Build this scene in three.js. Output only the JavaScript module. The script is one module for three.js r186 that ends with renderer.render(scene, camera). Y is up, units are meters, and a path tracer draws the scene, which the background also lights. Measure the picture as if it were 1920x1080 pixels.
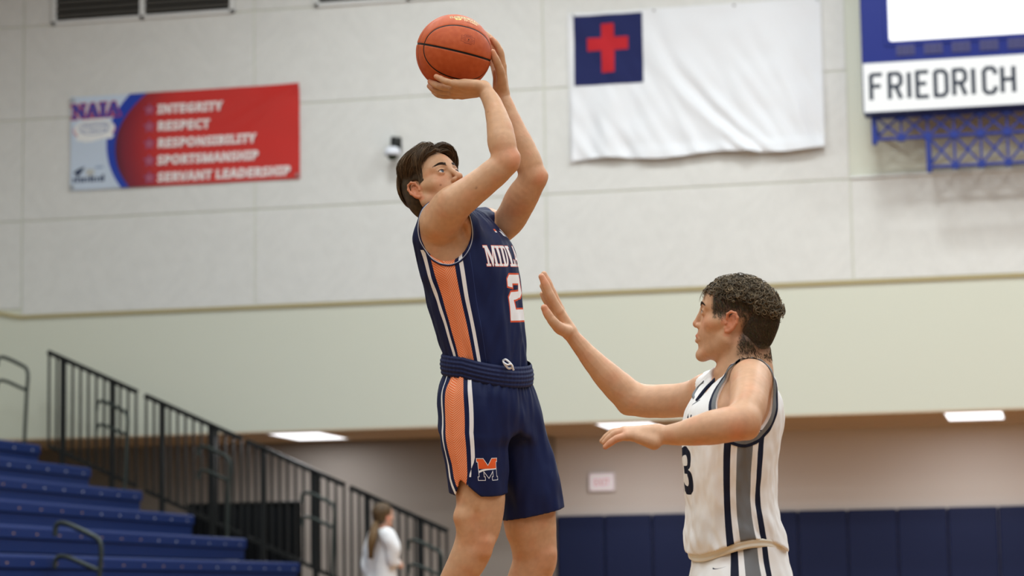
import * as THREE from 'three';
import { RoundedBoxGeometry } from 'three/addons/geometries/RoundedBoxGeometry.js';
import { mergeGeometries, toCreasedNormals } from 'three/addons/utils/BufferGeometryUtils.js';
import { RectAreaLightUniformsLib } from 'three/addons/lights/RectAreaLightUniformsLib.js';
import { createNoise3D, createNoise2D } from 'simplex-noise';

RectAreaLightUniformsLib.init();
const V = (x, y, z) => new THREE.Vector3(x, y, z);
const renderer = new THREE.WebGLRenderer({ antialias: true });
renderer.toneMapping = THREE.LinearToneMapping;
renderer.toneMappingExposure = 1.0;
renderer.shadowMap.enabled = true;
const scene = new THREE.Scene();
scene.background = new THREE.Color(0x000000);

// ---- camera: seated at the baseline, long lens, tipped up 7 degrees and rolled 0.9 degrees
const FPX = 4600;                                     // focal length in pixels of the 1920 x 1080 frame
const EYE = V(0, 0.85, 0);
const CR = V(0.97671133, -0.01589643, -0.21396792), CU = V(0.04196291, 0.99214552, 0.11784046), CF = V(-0.21041407, 0.12407483, -0.96970684);
const camera = new THREE.PerspectiveCamera(2 * Math.atan(540 / FPX) * 180 / Math.PI, 1920 / 1080, 0.1, 200);
camera.position.copy(EYE);
camera.up.copy(CU);
camera.lookAt(EYE.clone().add(CF));
camera.focus = 7.5;
camera.userData.fStop = 3.5;

// ---- light: rows of high-bay fittings under the gym ceiling (the fittings are built with the ceiling)
const CEIL = 9.4, BAY_LIGHT = 34.5, TROFFER_LIGHT = 9.5;
const BAY_COLOR = new THREE.Color().setRGB(0.90, 0.97, 1.0);
const BAY_X = [-6.2, -1.8, 2.6, 7.0], BAY_Z = [-21.6, -17, -12.4, -7.8, -3.2, 1.4];

// ---- helpers
let seedState = 12345;
const rnd = () => { seedState = (seedState + 0x6d2b79f5) | 0; let t = Math.imul(seedState ^ (seedState >>> 15), 1 | seedState); t = (t + Math.imul(t ^ (t >>> 7), 61 | t)) ^ t; return ((t ^ (t >>> 14)) >>> 0) / 4294967296; };
const rr = (a, b) => a + (b - a) * rnd();
const reseed = (s) => { seedState = s | 0; };
const noise3 = createNoise3D(() => rnd()), noise2 = createNoise2D(() => rnd());
const clamp = (x, a, b) => Math.min(Math.max(x, a), b), lerp = (a, b, t) => a + (b - a) * t;
const sstep = (a, b, x) => { const t = clamp((x - a) / (b - a), 0, 1); return t * t * (3 - 2 * t); };
const taken = new Map();
function numbered(n) { const k = taken.get(n) ?? 0; taken.set(n, k + 1); return k ? n + '_' + String(k).padStart(3, '0') : n; }
function tag(o, label, category, group, kind) { o.userData.label = label; if (category) o.userData.category = category; if (group) o.userData.group = group; if (kind) o.userData.kind = kind; return o; }
function shade(o) { o.castShadow = true; o.receiveShadow = true; return o; }
function thing(name, pos, label, category, group) { const g = new THREE.Group(); g.name = numbered(name); g.position.copy(pos); scene.add(g); return tag(g, label, category, group); }
function part(name, geo, mat, parent) { const m = shade(new THREE.Mesh(geo, mat)); m.name = name; parent.add(m); return m; }
function single(name, geo, mat, pos, label, category, group) { const m = shade(new THREE.Mesh(geo, mat)); m.name = numbered(name); if (pos) m.position.copy(pos); scene.add(m); return tag(m, label, category, group); }
function struct(name, geo, mat, label) { const m = geo ? shade(new THREE.Mesh(geo, mat)) : new THREE.Group(); m.name = name; m.userData.kind = 'structure'; if (label) m.userData.label = label; scene.add(m); return m; }
const lin = (r, g, b) => new THREE.Color().setRGB(r, g, b);
const std = (c, rough = 0.7, o = {}) => new THREE.MeshPhysicalMaterial({ color: c, roughness: rough, specularIntensity: 0.45, ...o });
const box = (x0, x1, y0, y1, z0, z1) => { const g = new THREE.BoxGeometry(x1 - x0, y1 - y0, z1 - z0); g.translate((x0 + x1) / 2, (y0 + y1) / 2, (z0 + z1) / 2); return metreUV(g); };
const rbox = (x0, x1, y0, y1, z0, z1, r = 0.01, s = 2) => { const g = new RoundedBoxGeometry(x1 - x0, y1 - y0, z1 - z0, s, r); g.translate((x0 + x1) / 2, (y0 + y1) / 2, (z0 + z1) / 2); return metreUV(g); };
function metreUV(g) {                                  // uv in metres along the dominant plane of each face
  const p = g.attributes.position, n = g.attributes.normal, uv = new Float32Array(p.count * 2);
  for (let i = 0; i < p.count; i++) {
    const ax = Math.abs(n.getX(i)), ay = Math.abs(n.getY(i)), az = Math.abs(n.getZ(i));
    const [u, v] = ax > ay && ax > az ? [p.getZ(i), p.getY(i)] : ay > az ? [p.getX(i), p.getZ(i)] : [p.getX(i), p.getY(i)];
    uv[i * 2] = u; uv[i * 2 + 1] = v;
  }
  g.setAttribute('uv', new THREE.BufferAttribute(uv, 2));
  return g;
}
function tube(points, r, sides = 8, seg = 0, closed = false) {
  const c = seg ? new THREE.CatmullRomCurve3(points, closed, 'centripetal') : points.length === 2 ? new THREE.LineCurve3(points[0], points[1]) : (() => { const p = new THREE.CurvePath(); for (let i = 1; i < points.length; i++) p.add(new THREE.LineCurve3(points[i - 1], points[i])); return p; })();
  return new THREE.TubeGeometry(c, seg || (points.length - 1) * 2, r, sides, closed);
}
function bar(a, b, wx, wy) {                            // a straight bar of rectangular section between two points
  const d = b.clone().sub(a), L = d.length(), g = new THREE.BoxGeometry(wx, L, wy);
  g.applyQuaternion(new THREE.Quaternion().setFromUnitVectors(V(0, 1, 0), d.normalize())); g.translate((a.x + b.x) / 2, (a.y + b.y) / 2, (a.z + b.z) / 2); return g;
}
function canvas(w, h) { const c = document.createElement('canvas'); c.width = w; c.height = h; return [c, c.getContext('2d')]; }
function ctex(c, srgb = true) { const t = new THREE.CanvasTexture(c); if (srgb) t.colorSpace = THREE.SRGBColorSpace; t.wrapS = t.wrapT = THREE.RepeatWrapping; t.magFilter = THREE.LinearFilter; return t; }
function dtex(n, m, fn, srgb = true) {                  // computed texture; fn(u, v) -> [r, g, b] 0..255
  const d = new Uint8Array(n * m * 4);
  for (let j = 0; j < m; j++) for (let i = 0; i < n; i++) { const c = fn(i / n, j / m), o = (j * n + i) * 4; d[o] = c[0]; d[o + 1] = c[1]; d[o + 2] = c[2]; d[o + 3] = 255; }
  const t = new THREE.DataTexture(d, n, m); if (srgb) t.colorSpace = THREE.SRGBColorSpace; t.wrapS = t.wrapT = THREE.RepeatWrapping; t.magFilter = THREE.LinearFilter; t.needsUpdate = true; return t;
}
const tileNoise = (u, v, f, s = 0) => { const a = u * 2 * Math.PI, b = v * 2 * Math.PI, r = f / (2 * Math.PI); return noise3(Math.cos(a) * r + s, Math.sin(a) * r + Math.cos(b) * r * 1.3, Math.sin(b) * r + s * 1.7); };
const world = (px, py, depth) => EYE.clone().addScaledVector(CF, depth).addScaledVector(CR, (px - 960) / FPX * depth).addScaledVector(CU, -(py - 540) / FPX * depth);
// ================= THE GYM =================
const XL = -11.9, XR = 12.5, ZB = 7, ZF = -25.2, YTRIM = 4.0, YSOF = 2.622, ZREC1 = -26.9, ZREC2 = -27.4, XRET = -5.47, ZPAINT = -25.211;
const texAt = (t, sx, sy) => { const c = t.clone(); c.repeat.set(sx, sy); c.needsUpdate = true; return c; };
// woven acoustic panel cloth: vertical slubs, blotches, fine grain
const clothTex = dtex(512, 512, (u, v) => { const k = 225 + 2.5 * tileNoise(u, v, 9) + 3.5 * noise2(u * 190, v * 9) + 1.5 * noise2(u * 20, v * 170) + rr(-6, 6); return [k, k - 1, k - 6]; });
const clothBump = dtex(256, 256, (u, v) => { const k = 128 + 50 * noise2(u * 90, v * 26) + rr(-40, 40); return [k, k, k]; }, false);
const M = {
  cloth: std(0xffffff, 0.95, { map: texAt(clothTex, 0.55, 0.55), bumpMap: texAt(clothBump, 2, 2), bumpScale: 0.0002 }),
  paint: std(lin(0.70, 0.71, 0.60), 0.8, { bumpMap: texAt(clothBump, 1.4, 1.4), bumpScale: 0.0012 }),
  soffit: std(lin(0.62, 0.50, 0.36), 0.85),
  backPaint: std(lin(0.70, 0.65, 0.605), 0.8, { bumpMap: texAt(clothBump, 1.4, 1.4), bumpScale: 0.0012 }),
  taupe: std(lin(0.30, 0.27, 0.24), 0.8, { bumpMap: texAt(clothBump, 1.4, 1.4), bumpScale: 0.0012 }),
  brass: std(lin(0.50, 0.42, 0.22), 0.6),
  white: std(lin(0.8, 0.8, 0.78), 0.5),
  floor: std(0xffffff, 0.22, { map: texAt(dtex(512, 512, (u, v) => { const row = Math.floor(v * 18), k = 0.86 + 0.1 * noise2(row * 7.3, Math.floor(u * 3 + row * 0.37) * 3.1) + 0.06 * noise2(u * 6, v * 220); return [186 * k, 134 * k, 78 * k]; }), 0.7, 0.7), clearcoat: 0.4, clearcoatRoughness: 0.15 }),
  ceiling: std(lin(0.3, 0.3, 0.29), 0.9),
  sidePaint: std(lin(0.26, 0.26, 0.26), 0.85),
  navyVinyl: std(lin(0.011, 0.019, 0.07), 0.5, { bumpMap: texAt(clothBump, 3, 3), bumpScale: 0.0008 }),
  black: std(lin(0.016, 0.017, 0.017), 0.45),
  railGreen: std(lin(0.05, 0.06, 0.055), 0.35, { metalness: 0.4 }),
  seatBlue: std(lin(0.012, 0.03, 0.13), 0.5, { specularIntensity: 0.25 }),
  deck: std(lin(0.05, 0.045, 0.04), 0.7),
  alu: std(lin(0.45, 0.45, 0.44), 0.4, { metalness: 0.6 }),
  sbBlue: std(lin(0.009, 0.02, 0.19), 0.45),
  trussBlue: std(lin(0.02, 0.04, 0.24), 0.5),
  louver: std(lin(0.10, 0.097, 0.088), 0.8),
};
struct('floor', box(XL - 0.3, XR + 0.3, -0.2, 0, ZREC2 - 0.3, ZB + 0.3), M.floor, 'varnished maple gym floor');
struct('ceiling', box(XL - 0.3, XR + 0.3, CEIL, CEIL + 0.2, ZF - 0.4, ZB + 0.3), M.ceiling, 'dark gym ceiling');
struct('wall_right', box(XR, XR + 0.3, 0, CEIL, ZREC2 - 0.3, ZB + 0.3), M.sidePaint, 'painted side wall of the gym');
struct('wall_behind', box(XL - 0.3, XR + 0.3, 0, CEIL, ZB, ZB + 0.3), M.sidePaint, 'painted wall behind the camera');

// far wall: painted wall above the recess, acoustic panels in courses
const wallFar = struct('wall_far', box(XL, XR, YSOF + 0.02, CEIL, ZPAINT - 0.25, ZPAINT), M.paint, 'far gym wall with pale acoustic panels above a painted band');
const wallLeft = struct('wall_left', box(XL - 0.3, XL, 0, CEIL, ZREC1, ZB), M.paint, 'side wall behind the bleachers');
const colX = [XL, -11.03, -8.32, -5.085, -1.875, 1.33, 4.55, 7.75, 10.95, XR], rowY = [YTRIM, 5.056, 6.2, 7.266, 8.36, CEIL];
const GAP = 0.0065;
const windows = [[-10.68, -8.55], [-7.62, -5.5]];
function panel(parent, x0, x1, y0, y1) { part('acoustic_panel', rbox(x0 + GAP, x1 - GAP, y0 + GAP, y1 - GAP, ZPAINT, ZF, 0.012, 2), M.cloth, parent); }
for (let r = 0; r < 5; r++) for (let c = 0; c < 9; c++) {
  const x0 = colX[c], x1 = colX[c + 1], y0 = r === 0 && c === 0 ? YTRIM + 0.07 : rowY[r], y1 = rowY[r + 1];
  if (r >= 1 && c >= 4 && c <= 6) continue;                     // the bay behind the scoreboard has no panels
  const w = r === 3 && windows.find(([a, b]) => a < x1 && b > x0);
  if (!w) { panel(wallFar, x0, x1, y0, y1); continue; }
  let from = x0;
  for (const [a, b] of windows) { if (b <= x0 || a >= x1) continue; if (a > from + 0.05) panel(wallFar, from, a, y0, y1); from = Math.max(from, b); }
  if (x1 > from + 0.05) panel(wallFar, from, x1, y0, y1);
}
for (let r = 0; r < 5; r++) for (let k = 0; k < 3; k++) {       // the same panels turn the corner onto the side wall
  const z1 = ZF - k * -3.2, g = rbox(XL, XL + 0.05, rowY[r] + GAP, rowY[r + 1] - GAP, z1 + GAP, z1 + 3.2 - GAP, 0.012, 2);
  part('acoustic_panel', g, M.cloth, wallLeft);
}
const trim = struct('trim_1', mergeGeometries([rbox(-11.03, XR, YTRIM - 0.035, YTRIM, ZPAINT, ZF + 0.012, 0.006, 1), (() => { const g = bar(V(-11.02, YTRIM - 0.018, ZF - 0.0), V(-11.35, YTRIM + 0.05, ZF), 0.035, 0.03); return metreUV(g.toNonIndexed()); })(), rbox(XL + 0.05, -11.33, YTRIM + 0.035, YTRIM + 0.07, ZPAINT, ZF + 0.012, 0.006, 1)]), M.brass, 'tan edge moulding under the acoustic panels');
// ledge that frames the panel-free bay
struct('trim_2', rbox(-1.875, 7.75, 5.056, 5.085, ZPAINT, ZF + 0.02, 0.006, 1), M.white, 'pale ledge under the scoreboard bay');

// recess under the far wall
struct('ceiling_recess', box(XL, XR, YSOF, YSOF + 0.02, ZREC2 - 0.1, ZPAINT), M.soffit, 'tan soffit of the low recess');
struct('wall_recess_upper', box(XL - 0.3, XR, YSOF + 0.02, CEIL, ZREC2 - 0.3, ZREC2 - 0.1), M.paint, 'wall above the soffit');
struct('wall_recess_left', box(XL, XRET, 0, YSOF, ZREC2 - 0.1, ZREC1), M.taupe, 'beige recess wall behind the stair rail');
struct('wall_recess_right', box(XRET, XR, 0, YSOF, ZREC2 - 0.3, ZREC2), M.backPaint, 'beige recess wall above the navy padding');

// louvred openings high on the wall
windows.forEach(([a, b], i) => {
  const y0 = 7.255, y1 = 8.32, g = struct('window_' + (i + 1), rbox(a, b, y0, y1, ZPAINT, ZF - 0.02, 0.008, 1), M.white, i ? 'dark louvred window nearest the shooter at the top edge' : 'dark double louvred window above the red banner');
  const n = Math.round((b - a) / 1.07);
  for (let k = 0; k < n; k++) {
    const p0 = a + 0.045 + (b - a - 0.06) * k / n, p1 = a + 0.015 + (b - a - 0.06) * (k + 1) / n;
    part('louver_panel', box(p0, p1, y0 + 0.05, y1 - 0.05, ZPAINT + 0.01, ZF - 0.012), M.louver, g);
    for (let y = y0 + 0.06; y < y1 - 0.06; y += 0.075) { const s = new THREE.BoxGeometry(p1 - p0, 0.085, 0.012); s.rotateX(0.7); s.translate((p0 + p1) / 2, y + 0.03, ZF + 0.0); part('slat', s, M.louver, g); }
  }
  for (const [x0, x1, u0, u1] of [[a, b, y0, y0 + 0.045], [a, b, y1 - 0.045, y1], [a, a + 0.045, y0, y1], [b - 0.045, b, y0, y1], ...(n > 1 ? [[(a + b) / 2 - 0.03, (a + b) / 2 + 0.03, y0, y1]] : [])]) part('window_frame', rbox(x0, x1, u0, u1, ZF - 0.02, ZF + 0.035, 0.006, 1), M.white, g);
});

// high-bay lights
const glowBay = new THREE.MeshStandardMaterial({ color: 0xffffff, emissive: BAY_COLOR, emissiveIntensity: 1.5, roughness: 0.5 });
function rectLight(w, h, pos, rx, color, intensity, parent) { const l = new THREE.RectAreaLight(color, intensity, w, h); l.position.copy(pos); l.rotation.x = rx; parent.add(l); return l; }
BAY_Z.forEach((z, j) => BAY_X.forEach((x, i) => {
  const t = thing('high_bay_light', V(x, CEIL - 0.5, z), 'white high bay light hanging above the gym floor', 'ceiling light', 'high bay lights under the gym ceiling');
  part('housing', rbox(-0.62, 0.62, 0.03, 0.13, -0.62, 0.62, 0.02), M.white, t);
  part('lens', box(-0.58, 0.58, 0.015, 0.03, -0.58, 0.58), glowBay, t);
  for (const s of [-0.5, 0.5]) part('hanger', tube([V(s, 0.13, 0), V(s, 0.5, 0)], 0.006, 5), M.black, t);
  rectLight(1.2, 1.2, V(0, 0, 0), -Math.PI / 2, BAY_COLOR, BAY_LIGHT, t);
}));
// troffers in the soffit
const glowTrof = new THREE.MeshStandardMaterial({ color: 0xffffff, emissive: lin(0.95, 0.96, 1.0), emissiveIntensity: 2.2, roughness: 0.5 });
[[-7.92, 'lit soffit panel light above the stair rail'], [-4.33, 'lit soffit panel light above the defender\'s outstretched hands'], [-0.72, 'lit soffit panel light nearest the scoreboard side'], [2.9, 'lit soffit panel light beyond the frame edge'], [6.5, 'lit soffit panel light at the far end of the recess']].forEach(([x, label]) => {
  const t = thing('soffit_light', V(x, YSOF, -25.85), label, 'ceiling light', 'soffit panel lights');
  part('frame', mergeGeometries([box(-0.31, 0.31, -0.012, 0, -0.6, -0.575), box(-0.31, 0.31, -0.012, 0, 0.575, 0.6), box(-0.31, -0.285, -0.012, 0, -0.575, 0.575), box(0.285, 0.31, -0.012, 0, -0.575, 0.575)]), M.white, t);
  part('diffuser', box(-0.285, 0.285, -0.008, 0, -0.575, 0.575), glowTrof, t);
  rectLight(0.57, 1.15, V(0, -0.016, 0), -Math.PI / 2, lin(0.96, 0.97, 1.0), TROFFER_LIGHT, t);
});

// navy wall padding along the recess
{
  const t = thing('wall_padding', V(XRET, 0, ZREC2), 'navy vinyl wall padding along the recess behind the players', 'wall padding');
  for (let k = 0, x = 0.012; x < XR - XRET - 0.3; k++, x += 0.545) part('pad', rbox(x, x + 0.54, 0.1, 1.726, 0, 0.06, 0.022, 3), M.navyVinyl, t);
}
// exit sign
{
  const t = thing('exit_sign', V(-4.935, 1.99, ZREC2), 'small white exit sign with faint pink letters above the padding', 'exit sign');
  part('housing', rbox(-0.15, 0.15, 0, 0.215, 0, 0.05, 0.012), std(lin(0.78, 0.74, 0.78), 0.5), t);
  const [c, g] = canvas(256, 176); g.fillStyle = '#f3edf3'; g.fillRect(0, 0, 256, 176); g.fillStyle = '#d4a4ac'; g.font = 'bold 100px sans-serif'; g.textAlign = 'center'; g.textBaseline = 'middle'; g.save(); g.translate(128, 92); g.scale(0.86, 1.15); g.fillText('EXIT', 0, 0); g.restore();
  const f = new THREE.PlaneGeometry(0.27, 0.186); f.translate(0, 0.108, 0.0515);
  const lt = ctex(c); part('legend', f, std(0xffffff, 0.5, { map: lt, emissive: 0xffffff, emissiveMap: lt, emissiveIntensity: 0.22 }), t);
  rectLight(0.27, 0.186, V(0, 0.108, 0.055), Math.PI, lin(1, 0.95, 0.97), 0.2, t);
}
// dome camera on the wall
{
  const t = thing('security_camera', V(-6.73, 5.52, ZF), 'white dome security camera on a black bracket beside the shooter\'s head', 'security camera');
  part('bracket', rbox(-0.005, 0.075, 0.06, 0.24, 0, 0.05, 0.012), M.black, t);
  part('arm', mergeGeometries([rbox(0.0, 0.06, 0.16, 0.22, 0.04, 0.2, 0.012), rbox(0.0, 0.06, 0.09, 0.2, 0.15, 0.21, 0.012)]), M.black, t);
  const cap = new THREE.LatheGeometry([[0.002, 0.12], [0.04, 0.118], [0.075, 0.1], [0.088, 0.06], [0.088, 0.03], [0.07, 0.024]].map(([a, b]) => new THREE.Vector2(a, b)), 28); cap.translate(0.015, -0.01, 0.18);
  part('housing', cap, std(lin(0.8, 0.82, 0.88), 0.4), t);
  const dome = new THREE.SphereGeometry(0.06, 24, 12, 0, 6.2832, Math.PI / 2, Math.PI / 2); dome.translate(0.015, 0.02, 0.18);
  part('dome', dome, std(lin(0.04, 0.05, 0.03), 0.1), t);
}

// values banner
{
  const W = 1600, H = 640, [c, g] = canvas(W, H);
  g.fillStyle = '#c9302c'; g.fillRect(0, 0, W, H);
  g.save(); g.beginPath(); g.ellipse(1180, 345, 880, 840, 0, 0, 7); g.clip();                     // printed dark vignette of the banner's artwork
  const gr = g.createRadialGradient(1150, 340, 480, 1150, 340, 880); gr.addColorStop(0, '#cf322d'); gr.addColorStop(0.25, '#c22d2c'); gr.addColorStop(0.75, '#7e1f34'); gr.addColorStop(1, '#2c1030'); g.fillStyle = gr; g.fillRect(0, 0, W, H); g.restore();
  g.fillStyle = '#1d3fae'; g.beginPath(); g.moveTo(0, 0); g.lineTo(545, 0); g.bezierCurveTo(300, 180, 250, 430, 420, H); g.lineTo(0, H); g.closePath(); g.fill();
  g.fillStyle = '#cfdcec'; g.beginPath(); g.moveTo(0, 0); g.lineTo(420, 0); g.bezierCurveTo(225, 190, 210, 430, 360, H); g.lineTo(0, H); g.closePath(); g.fill();
  // emblem
  g.save(); g.transform(1, -0.02, 0, 1, 0, 0); g.font = 'bold 128px serif'; g.textAlign = 'center'; g.lineJoin = 'round'; g.lineWidth = 22; g.strokeStyle = '#c2334a'; g.strokeText('NAIA', 180, 148); g.fillStyle = '#2a49a8'; g.fillText('NAIA', 180, 148); g.strokeStyle = '#2a49a8'; g.lineWidth = 7; g.strokeText('NAIA', 180, 148); g.restore();
  g.fillStyle = '#c2334a'; g.beginPath(); g.ellipse(172, 232, 152, 70, 0, 0, 7); g.fill();
  g.fillStyle = '#f4f4f2'; g.beginPath(); g.ellipse(172, 226, 146, 70, 0, 0, 7); g.fill();
  for (let k = 0; k < 6; k++) { g.beginPath(); g.ellipse(70 + k * 42, 286 + 10 * Math.sin(k * 1.1), 30, 22, 0, 0, 7); g.fillStyle = '#f4f4f2'; g.fill(); }
  g.strokeStyle = '#8390b4'; g.lineWidth = 5; g.beginPath(); g.ellipse(172, 222, 112, 44, 0, 0, 7); g.stroke();
  g.fillStyle = '#7d8bb2'; g.font = 'bold 34px sans-serif'; g.textAlign = 'center'; g.fillText('CHAMPIONS', 172, 216); g.fillText('OF CHARACTER', 172, 250, 190);
  // sponsor mark
  g.fillStyle = '#152a4d'; g.beginPath(); g.moveTo(20, 520); g.lineTo(62, 495); g.lineTo(104, 480); g.lineTo(84, 520); g.lineTo(60, 545); g.closePath(); g.fill();
  g.fillStyle = '#c6c8c4'; g.fillRect(112, 500, 60, 44); g.fillStyle = '#8fa3c0'; g.font = '30px sans-serif'; g.fillRect(178, 484, 56, 14);
  g.fillStyle = '#1c3158'; for (let k = 0; k < 10; k++) g.fillRect(20 + k * 23 + (k % 3) * 2, 556 - (k % 4 === 1 ? 14 : 0), 16, 32 + (k % 4 === 1 ? 14 : 0));
  // five values
  const words = ['INTEGRITY', 'RESPECT', 'RESPONSIBILITY', 'SPORTSMANSHIP', 'SERVANT LEADERSHIP'], widths = [450, 360, 680, 700, 920];
  words.forEach((w, k) => {
    const y = 118 + k * 116, x = 615;
    g.save(); g.translate(x, y); g.transform(1, 0, -0.06, 1, 0, 0); g.font = 'bold 84px sans-serif'; g.textAlign = 'left'; const s = widths[k] / g.measureText(w).width; g.scale(s, 0.98);
    g.fillStyle = '#6e1a22'; g.fillText(w, 7 / s, 37); g.fillStyle = '#f0e3e0'; g.fillText(w, 0, 30); g.strokeStyle = '#f0e3e0'; g.lineWidth = 7; g.lineJoin = 'miter'; g.strokeText(w, 0, 30); g.restore();
    g.beginPath(); for (let i = 0; i < 10; i++) { const a = -Math.PI / 2 + i * Math.PI / 5, r = i % 2 ? 20 : 46; g.lineTo(560 + r * Math.cos(a), y + r * Math.sin(a)); } g.closePath(); g.fillStyle = '#8a5a86'; g.fill();
    g.beginPath(); for (let i = 0; i < 10; i++) { const a = -Math.PI / 2 + i * Math.PI / 5, r = i % 2 ? 12 : 28; g.lineTo(560 + r * Math.cos(a), y + r * Math.sin(a)); } g.closePath(); g.fillStyle = '#c0606e'; g.fill();
  });
  const bw = 2.66, bh = 1.05, geo = new THREE.PlaneGeometry(bw, bh, 120, 48), p = geo.attributes.position;
  for (let i = 0; i < p.count; i++) {
    const x = p.getX(i), y = p.getY(i), u = x / bw + 0.5, v = y / bh + 0.5;
    // two creases fan out from the hung corner, a long belly in the middle
    let z = 0.02 + 0.016 * Math.sin(u * 7) * Math.sin(v * 3.1) + 0.006 * noise2(u * 3, v * 2);
    for (const [sl, am] of [[0.62, 0.014], [1.05, 0.008], [0.3, 0.007]]) { const dd = (1 - v) - sl * (1 - u) * 2; z += am * Math.exp(-dd * dd * 240) * sstep(0.45, 1, u); }
    p.setZ(i, z);
  }
  geo.computeVertexNormals();
  const t = thing('banner', V(-9.125, 5.895, ZF), 'red and blue vinyl banner listing five values on the far wall', 'banner');
  part('sheet', geo, new THREE.MeshPhysicalMaterial({ map: ctex(c), roughness: 0.38, side: THREE.DoubleSide }), t);
  const ring = new THREE.TorusGeometry(0.016, 0.006, 6, 14);
  for (const [x, y] of [[-1.3, 0.49], [1.3, 0.49], [-1.3, -0.49], [1.3, -0.49]]) { const g2 = ring.clone(); g2.translate(x, y, 0.03); part('grommet', g2, M.alu, t); }
}
// flag
{
  const fw = 2.655, fh = 1.6, cant = 0.77, cy = fh - 0.79;
  const depth = (x, y) => {                              // x from the hoist, y up from the hem: cloth hangs in swags from pins along the top
    const u = x / fw, v = y / fh, low = clamp(1 - v, 0, 1);
    let z = 0.018 + 0.05 * low * low;
    const s = x - (0.75 + 1.25 * Math.pow(low, 1.7) * 0.9);     // main swag fold sweeping from under the blue field to the hem
    z += low * 0.048 * (Math.exp(-s * s * 130) - 0.8 * Math.exp(-(s - 0.13) * (s - 0.13) * 170) + 0.7 * Math.exp(-(s - 0.25) * (s - 0.25) * 150));
    const s2 = x - (2.0 + 0.5 * low);
    z += sstep(0.35, 0.8, low) * 0.024 * (Math.exp(-s2 * s2 * 160) - 0.6 * Math.exp(-(s2 - 0.12) * (s2 - 0.12) * 200));
    z += low * 0.02 * Math.sin(x * 15 + low * 2.5) * sstep(1.3, 0.1, x) + 0.006 * noise2(x * 2.2, y * 2.2) + low * 0.02 * noise2(x * 4 - low * 3.5, y * 1.1);
    z += 0.008 * Math.sin((x + y * 0.8) * 16) * sstep(0.9, 0.2, x) * sstep(0.5, 0.2, low);
    z += 0.03 * sstep(0.1, 0, v) * sstep(0, 0.5, u);
    return Math.max(z, 0.006);
  };
  const sheet = (x0, x1, y0, y1, off, nx, ny) => {
    const g = new THREE.PlaneGeometry(x1 - x0, y1 - y0, nx, ny); g.translate((x0 + x1) / 2, (y0 + y1) / 2, 0); const p = g.attributes.position;
    for (let i = 0; i < p.count; i++) { const x = p.getX(i), y = p.getY(i); p.setZ(i, depth(x, y) + off); if (y < 0.05) p.setY(i, y + 0.02 * Math.sin(x * 5)); }
    g.computeVertexNormals(); return g;
  };
  const t = thing('flag', V(-4.775, 5.39, ZF), 'white flag with a red cross on a navy square hanging on the far wall', 'flag');
  const cl = (c, o) => std(c, 0.85, { side: THREE.DoubleSide, sheen: 0.3, sheenRoughness: 0.6, ...o });
  part('field', sheet(0, fw, 0, fh, 0, 200, 120), cl(lin(0.84, 0.85, 0.87)), t);
  const ct = part('canton', sheet(0.03, cant, cy, fh - 0.03, 0.003, 60, 60), cl(lin(0.018, 0.024, 0.1)), t);
  part('cross', mergeGeometries([sheet(0.325, 0.465, cy + 0.13, fh - 0.13, 0.006, 12, 40), sheet(0.175, 0.325, fh - 0.42, fh - 0.28, 0.006, 12, 12), sheet(0.465, 0.615, fh - 0.42, fh - 0.28, 0.006, 12, 12)]), cl(lin(0.52, 0.022, 0.03)), ct);
  part('heading', rbox(-0.035, 0.012, -0.01, fh, 0.004, 0.022, 0.005), cl(lin(0.85, 0.85, 0.86)), t);
  for (const x of [0.03, 0.9, 1.75, fw - 0.03]) { const g = new THREE.SphereGeometry(0.014, 10, 8); g.translate(x, fh - 0.02, depth(x, fh - 0.02) + 0.004); part('pin', g, M.alu, t); }
}

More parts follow.
